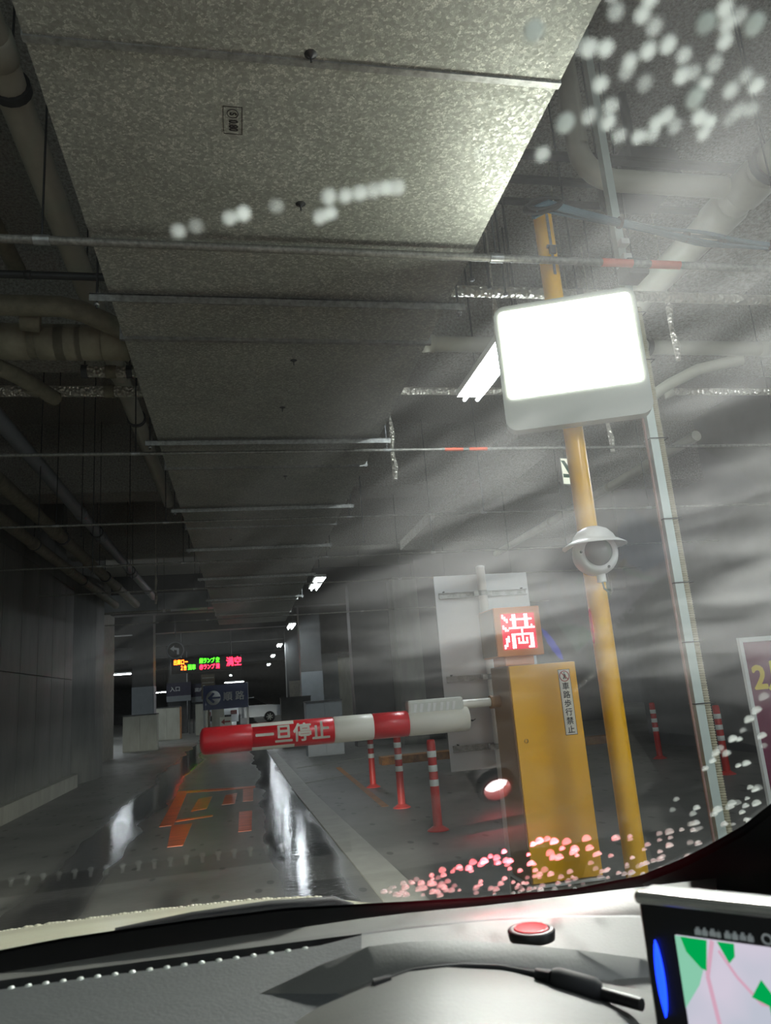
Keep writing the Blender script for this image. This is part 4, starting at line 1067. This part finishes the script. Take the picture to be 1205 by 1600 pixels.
# bonnet: its crown just shows above the foot of the glass, edged with beads of water
hb = MB(); rows = []
crown = [(-260, 1492), (-120, 1474), (0, 1456), (100, 1441), (200, 1428), (300, 1416), (400, 1406), (500, 1402), (600, 1413), (750, 1425), (900, 1430)]
for dy, dz in ((-0.27, 0.03), (-0.14, 0.026), (0, 0), (0.2, -0.085), (0.45, -0.22), (0.6, -0.36)):
    row = []
    for i, (x, y) in enumerate(crown):
        p = at(x, y, 1.15)
        row.append(p + Vector((0, dy, dz)))
    rows.append(row)
hb.grid(rows); bon = hb.build('bonnet', M_hood, car)
bd_ = MB()
for i in range(120):
    u = i / 119 * (len(crown) - 4.001); k = int(u); q = u - k
    x = crown[k][0] * (1 - q) + crown[k + 1][0] * q; y = crown[k][1] * (1 - q) + crown[k + 1][1] * q
    p = at(x, y, 1.15); r = random.uniform(0.003, 0.0055)
    bd_.lathe([(r, 0), (r * 0.8, r * 0.5), (0, r * 0.75)], p + Vector((0, 0, -0.001)), 8)
tag(bd_.build('water_beads', M_hood, bon), kind='stuff')
tag(MB().tube([at(x, y, 0.70) + Vector((0, 0, 0)) for x, y in ((180, 1458), (300, 1441), (420, 1425), (520, 1416), (552, 1417))], [0.004, 0.008, 0.009, 0.008, 0.003], 8).build('wiper', M_rubber, car), None)

# dashboard
cols = [-140, 0, 120, 250, 380, 500, 565, 640, 760, 880, 990, 1120]
def rowp(tbl, Y, xs=cols):
    out = []
    for x in xs:
        for (a, ya), (b, yb) in zip(tbl, tbl[1:]):
            if a <= x <= b:
                out.append(at(x, ya + (yb - ya) * (x - a) / (b - a), Y)); break
    return out
t0_ = [(-140, 1546), (0, 1520), (250, 1480), (500, 1445), (600, 1430), (800, 1411), (900, 1398), (1120, 1372)]
t1_ = [(-140, 1556), (0, 1532), (250, 1499), (500, 1467), (565, 1459), (700, 1440), (850, 1430), (990, 1430), (1120, 1436)]
t2_ = [(-140, 1566), (0, 1546), (250, 1513), (485, 1481), (565, 1461), (700, 1443), (850, 1433), (990, 1433), (1120, 1440)]
t3_ = [(-140, 1660), (1120, 1660)]
D0 = rowp(t0_, 0.622); D1 = rowp(t1_, 0.598); D2 = rowp(t2_, 0.582); D3 = rowp(t3_, 0.44)
Dm = [a.lerp(b, 0.5) + Vector((0, 0, 0.002)) for a, b in zip(D2, D3)]
dash = MB().grid([[p + Vector((0, 0.02, -0.03)) for p in D0], D0, D1]).build('dashboard', M_dash, car)
MB().grid([D2[:7], Dm[:7], D3[:7]]).build('grained_cover', M_mat, dash)
MB().grid([D2[6:], Dm[6:], D3[6:]]).build('dash_top', M_dash, dash)
MB().grid([D1[6:], [a.lerp(b, .5) + Vector((0, 0, -0.002)) for a, b in zip(D1[6:], D2[6:])], D2[6:]]).build('dash_seam', M_black, dash)
dn = [p + Vector((0, 0, -0.03)) for p in D1[:7]]; dn2 = [p + Vector((0, 0, -0.03)) for p in D2[:7]]
MB().grid([D1[:7], dn, dn2, D2[:7]], False).build('defroster_slot', M_rubber, dash)
for k in range(22):
    x = -90 + k * 27.0
    if x > 540: break
    a = rowp(t1_, 0.598, [x])[0]; b = rowp(t2_, 0.582, [x])[0]
    MB().slab([a + Vector((-0.0012, 0, -0.008)), b + Vector((-0.0012, 0, -0.002)), b + Vector((-0.0012, 0, -0.03)), a + Vector((-0.0012, 0, -0.03))], (0.0024, 0, 0)).lathe([(0.0026, 0), (0.002, 0.0016), (0, 0.0022)], b + Vector((0, -0.001, -0.0006)), 8).build('slot_rib', M_cap, dash)
# meter hood
xs2 = [230, 303, 373, 440, 500, 574, 640, 700, 800, 900, 1000, 1100]
l1 = [(230, 1640), (303, 1600), (373, 1568), (440, 1537), (500, 1508), (574, 1479), (640, 1471), (700, 1469), (800, 1474), (900, 1484), (1000, 1497), (1100, 1512)]
l2 = [(230, 1760), (303, 1720), (373, 1660), (440, 1615), (500, 1578), (574, 1546), (640, 1521), (700, 1513), (800, 1518), (900, 1531), (1000, 1548), (1100, 1570)]
l3 = [(230, 1900), (303, 1860), (373, 1800), (440, 1760), (500, 1730), (574, 1700), (640, 1690), (700, 1690), (800, 1690), (900, 1700), (1000, 1720), (1100, 1750)]
r1 = rowp(l1, 0.515, xs2); r2 = rowp(l2, 0.50, xs2); r3 = rowp(l3, 0.36, xs2)
r0 = [p + Vector((0, 0.03, -0.02)) for p in r1]
rA = [p + Vector((0, 0.008, -0.003)) for p in r1]
rB = [a.lerp(b, 0.85) + Vector((0, 0.004, 0.0)) for a, b in zip(r1, r2)]
rC = [a.lerp(b, 0.12) + Vector((0, 0, 0.006)) for a, b in zip(r2, r3)]
rD = [a.lerp(b, 0.5) + Vector((0, 0, 0.010)) for a, b in zip(r2, r3)]
MB().grid([r0, rA, r1, rB, r2, rC, rD, r3]).build('meter_hood', M_dash, dash)
alp = at(830, 1452, 0.543)
MB().lathe([(0.0158, -0.006), (0.0165, -0.0005), (0.0155, 0.0006), (0.0125, 0.0008), (0.0120, 0.0002)], alp, 28).build('lamp_ring', M_black, dash)
MB().lathe([(0.0121, 0.0002), (0.0116, 0.0014), (0.0111, 0.0016), (0.0107, 0.001), (0.0104, -0.0066)], alp, 28).build('lamp_lens', M_alarm, dash)
MB().lathe([(0.0104, -0.0062), (0, -0.0060)], alp, 20).build('lamp_chip', M_chip, dash)
rl_ = bpy.data.lights.new('alarm_light', 'SPOT'); rl_.energy = ALARM_W; rl_.color = (1, 0.06, 0.10); rl_.shadow_soft_size = 0.006; rl_.spot_size = R(140); rl_.spot_blend = 1.0
rlo = bpy.data.objects.new('alarm_light', rl_); COL.objects.link(rlo); rlo.location = alp + Vector((0, 0.004, 0.014))
rlo.rotation_euler = Vector((0.25, 1.0, 0.62)).to_track_quat('-Z', 'Y').to_euler()

# navigation screen on the right
P0 = at(993, 1394, 0.405)
d_ = CAM_R @ Vector(((1205 - 602.5) / F_PX, -(1416 - 800) / F_PX, -1))
P1 = Vector((0, 0, CAM_H)) + d_ * ((P0.z - CAM_H) / d_.z)
ux = (P1 - P0).normalized()
W_ = 0.185; H_ = 0.108
nav = thing('navigation_unit', 'black portable navigation screen with a lit street map on the dashboard', 'navigation', P0, (0, 0, math.atan2(ux.y, ux.x)))
MB().bbox(0, W_, 0.0, 0.022, -H_, 0, 0.004, 3).build('case', M_black, nav)
MB().bbox(-0.001, W_ + 0.001, -0.002, 0.007, -0.0058, 0.0006, 0.0025, 3).build('chrome_trim', mat('satin_silver', (196, 196, 190), 0.25, 0.8), nav)
def mat_map():
    m, nt, out = new_mat('lit_map')
    e = N(nt, 'ShaderNodeEmission', Strength=0.46)
    tc = N(nt, 'ShaderNodeTexCoord')
    n = N(nt, 'ShaderNodeTexNoise', Scale=22.0, Detail=2.0); nt.links.new(tc.outputs['Object'], n.inputs['Vector'])
    r_ = ramp(nt, [(0.40, lin((196, 200, 214))), (0.6, lin((216, 208, 224)))])
    nt.links.new(n.outputs['Fac'], r_.inputs['Fac']); nt.links.new(r_.outputs['Color'], e.inputs['Color']); nt.links.new(e.outputs[0], out.inputs['Surface'])
    return m
def glow(name, rgb, s):
    m, nt, out = new_mat(name)
    e = N(nt, 'ShaderNodeEmission', Strength=s * 0.55); e.inputs['Color'].default_value = (*lin(rgb), 1)
    nt.links.new(e.outputs[0], out.inputs['Surface']); return m
G_g = glow('map_green', (0, 165, 80), 0.9); G_pale = glow('map_pale_green', (140, 205, 175), 0.85); G_pink = glow('map_road_pink', (215, 170, 190), 0.85)
G_blue = glow('map_water', (125, 165, 220), 0.9); G_tan = glow('map_road_tan', (170, 150, 110), 0.8); G_yel = glow('map_badge', (170, 140, 40), 0.8); G_red = glow('map_red', (225, 70, 80), 0.9)
SX0, SX1, SZ0, SZ1 = 0.0185, W_ - 0.012, -H_ + 0.006, -0.0185
scr = MB().box(SX0, SX1, -0.0012, 0.001, SZ0, SZ1).build('map_screen', mat_map(), nav)
def mp_(pts, m, lv=1):
    w, h = 0.062, SZ1 - SZ0           # u,v run over the part of the screen in view
    MB().slab([(SX0 + u * w, -0.0012 - 0.0004 * lv, SZ1 - v * h) for u, v in pts], (0, 0.0003, 0)).build('map_shape', m, scr)
def mline(pts, wd, m, lv=2):
    for (a, b), (c, d) in zip(pts, pts[1:]):
        L = math.hypot(c - a, d - b); nx, ny = -(d - b) / L * wd, (c - a) / L * wd
        mp_([(a + nx, b + ny), (c + nx, d + ny), (c - nx, d - ny), (a - nx, b - ny)], m, lv)
mp_([(0, 0.0), (0.10, 0.0), (0.22, 0.12), (0.14, 0.26), (0.0, 0.40)], G_pale)
mp_([(0.05, 0.0), (0.26, 0.0), (0.22, 0.17), (0.18, 0.16), (0.08, 0.08)], G_g, 3)
mp_([(0.34, 0.0), (0.47, 0.0), (0.46, 0.07), (0.41, 0.11)], G_g, 3)
mline([(0.30, 0.0), (0.22, 0.2), (0.26, 0.5), (0.34, 0.9)], 0.016, G_pink)
mline([(0.34, 0.05), (0.45, 0.18), (0.6, 0.3), (0.8, 0.3)], 0.010, G_pink)
mp_([(0.63, 0.17), (0.54, 0.27), (0.69, 0.31), (0.74, 0.29)], G_g, 4)
mline([(0.69, 0.3), (0.71, 0.55), (0.69, 0.85)], 0.033, G_g, 3)
mp_([(0.62, 0.84), (0.73, 0.83), (0.75, 0.9), (0.69, 0.94), (0.63, 0.92)], G_g, 4)
mp_([(1.08, 0.15), (1.5, 0.05), (1.5, 0.85), (1.12, 0.7), (1.0, 0.45)], G_blue)
mline([(1.1, 0.0), (0.98, 0.25), (0.94, 0.5), (1.05, 0.8)], 0.02, G_pale)
mp_([(0.74, 0.31), (0.86, 0.32), (0.86, 0.38), (0.74, 0.37)], G_yel, 4); mp_([(0.93, 0.35), (1.04, 0.35), (1.04, 0.41), (0.93, 0.40)], G_yel, 4)
mp_([(0.74, 0.77), (0.79, 0.76), (0.8, 0.81), (0.75, 0.82)], G_red, 4)
mline([(0.0, 0.72), (0.1, 0.74), (0.2, 0.83), (0.27, 0.97)], 0.016, G_tan)
mp_([(0.44, 0.58), (0.52, 0.55), (0.56, 0.62), (0.46, 0.64)], G_pale, 2)
bar_ = MB()
rows = []
for i in range(13):
    u = i / 12
    w = 0.0022 * math.sin(PI * u) ** 0.6 + 0.0002
    rows.append([Vector((0.0075 - w, -0.0012, -0.022 - u * 0.036)), Vector((0.0075, -0.0026, -0.022 - u * 0.036)), Vector((0.0075 + w, -0.0012, -0.022 - u * 0.036))])
bar_.grid(rows).build('blue_indicator', M_blue_led, nav)
for k, (w_, h_) in enumerate(((3.0, 3.4), (2.6, 3.4), (3.2, 3.0), (1.6, 3.4), (3.0, 3.2), (2.8, 3.4), (3.0, 3.0), (2.6, 3.4))):
    x_ = 0.029 + k * 0.0036
    MB().box(x_, x_ + w_ * 0.001, -0.0014, 0.0, -0.0152 - h_ * 0.0005, -0.0152 + h_ * 0.0002).box(x_ + 0.0008, x_ + w_ * 0.001 - 0.0008, -0.0013, 0.0, -0.0146, -0.0134).build('worn_print', M_print_white, nav)
MB().lathe([(0.0026, 0.0004), (0.0026, 0.001), (0.0016, 0.001), (0.0016, 0.0004)], (0.063, 0, -0.0150), 16, MX).build('ring_mark', M_print_white, nav)
MB().tube([(W_ * 0.4, 0.015, -H_ * 0.6), (W_ * 0.4, 0.06, -H_ - 0.0), (W_ * 0.4, 0.09, -H_ + 0.02)], 0.012, 10).build('mount_arm', M_black, nav)

# power cable with its plug along the meter hood
cp = [(430, 1640), (500, 1584), (580, 1545), (650, 1519), (723, 1512), (780, 1514), (838, 1522)]
cable = thing('power_cable', 'thin black power lead lying on the meter hood with a plug at its end', 'cable', at(838, 1522, 0.475))
oc = cable.location.copy()
MB().tube([at(x, y, 0.485) - oc + Vector((0, 0, 0.001)) for x, y in cp[:-1]] + [Vector((0, 0, 0))], 0.0017, 8).build('lead', M_rubber, cable)
MB().tube([at(585, 1544, 0.481) - oc, at(612, 1536, 0.481) - oc], [0.0052, 0.0046], 8).build('clip', M_rubber, cable)
MB().tube([at(836, 1521, 0.47) - oc, at(862, 1528, 0.465) - oc, at(864, 1529, 0.464) - oc], [0.003, 0.0042, 0.005], 8).build('strain_relief', M_rubber, cable)
MB().tube([at(862, 1528, 0.464) - oc, at(872, 1531, 0.462) - oc, at(930, 1549, 0.45) - oc, at(940, 1552, 0.448) - oc], [0.005, 0.0066, 0.0072, 0.005], 10).build('plug', M_rubber, cable)
MB().tube([at(938, 1552, 0.448) - oc, at(1003, 1570, 0.425) - oc], [0.0036, 0.0034], 8).build('socket_end', M_black, cable)

# headlamps of the car: low beams
for x, yw in ((-1.05, 6), (0.25, -2)):
    sl_ = bpy.data.lights.new('headlamp', 'SPOT'); sl_.energy = HEAD_W; sl_.spot_size = R(30); sl_.spot_blend = 0.35; sl_.shadow_soft_size = 0.05; sl_.color = (1, 0.98, 0.9)
    so = bpy.data.objects.new('headlamp', sl_); COL.objects.link(so)
    so.location = (x, 1.95, 0.62); so.rotation_euler = (R(90 - 13.5), 0, R(yw))
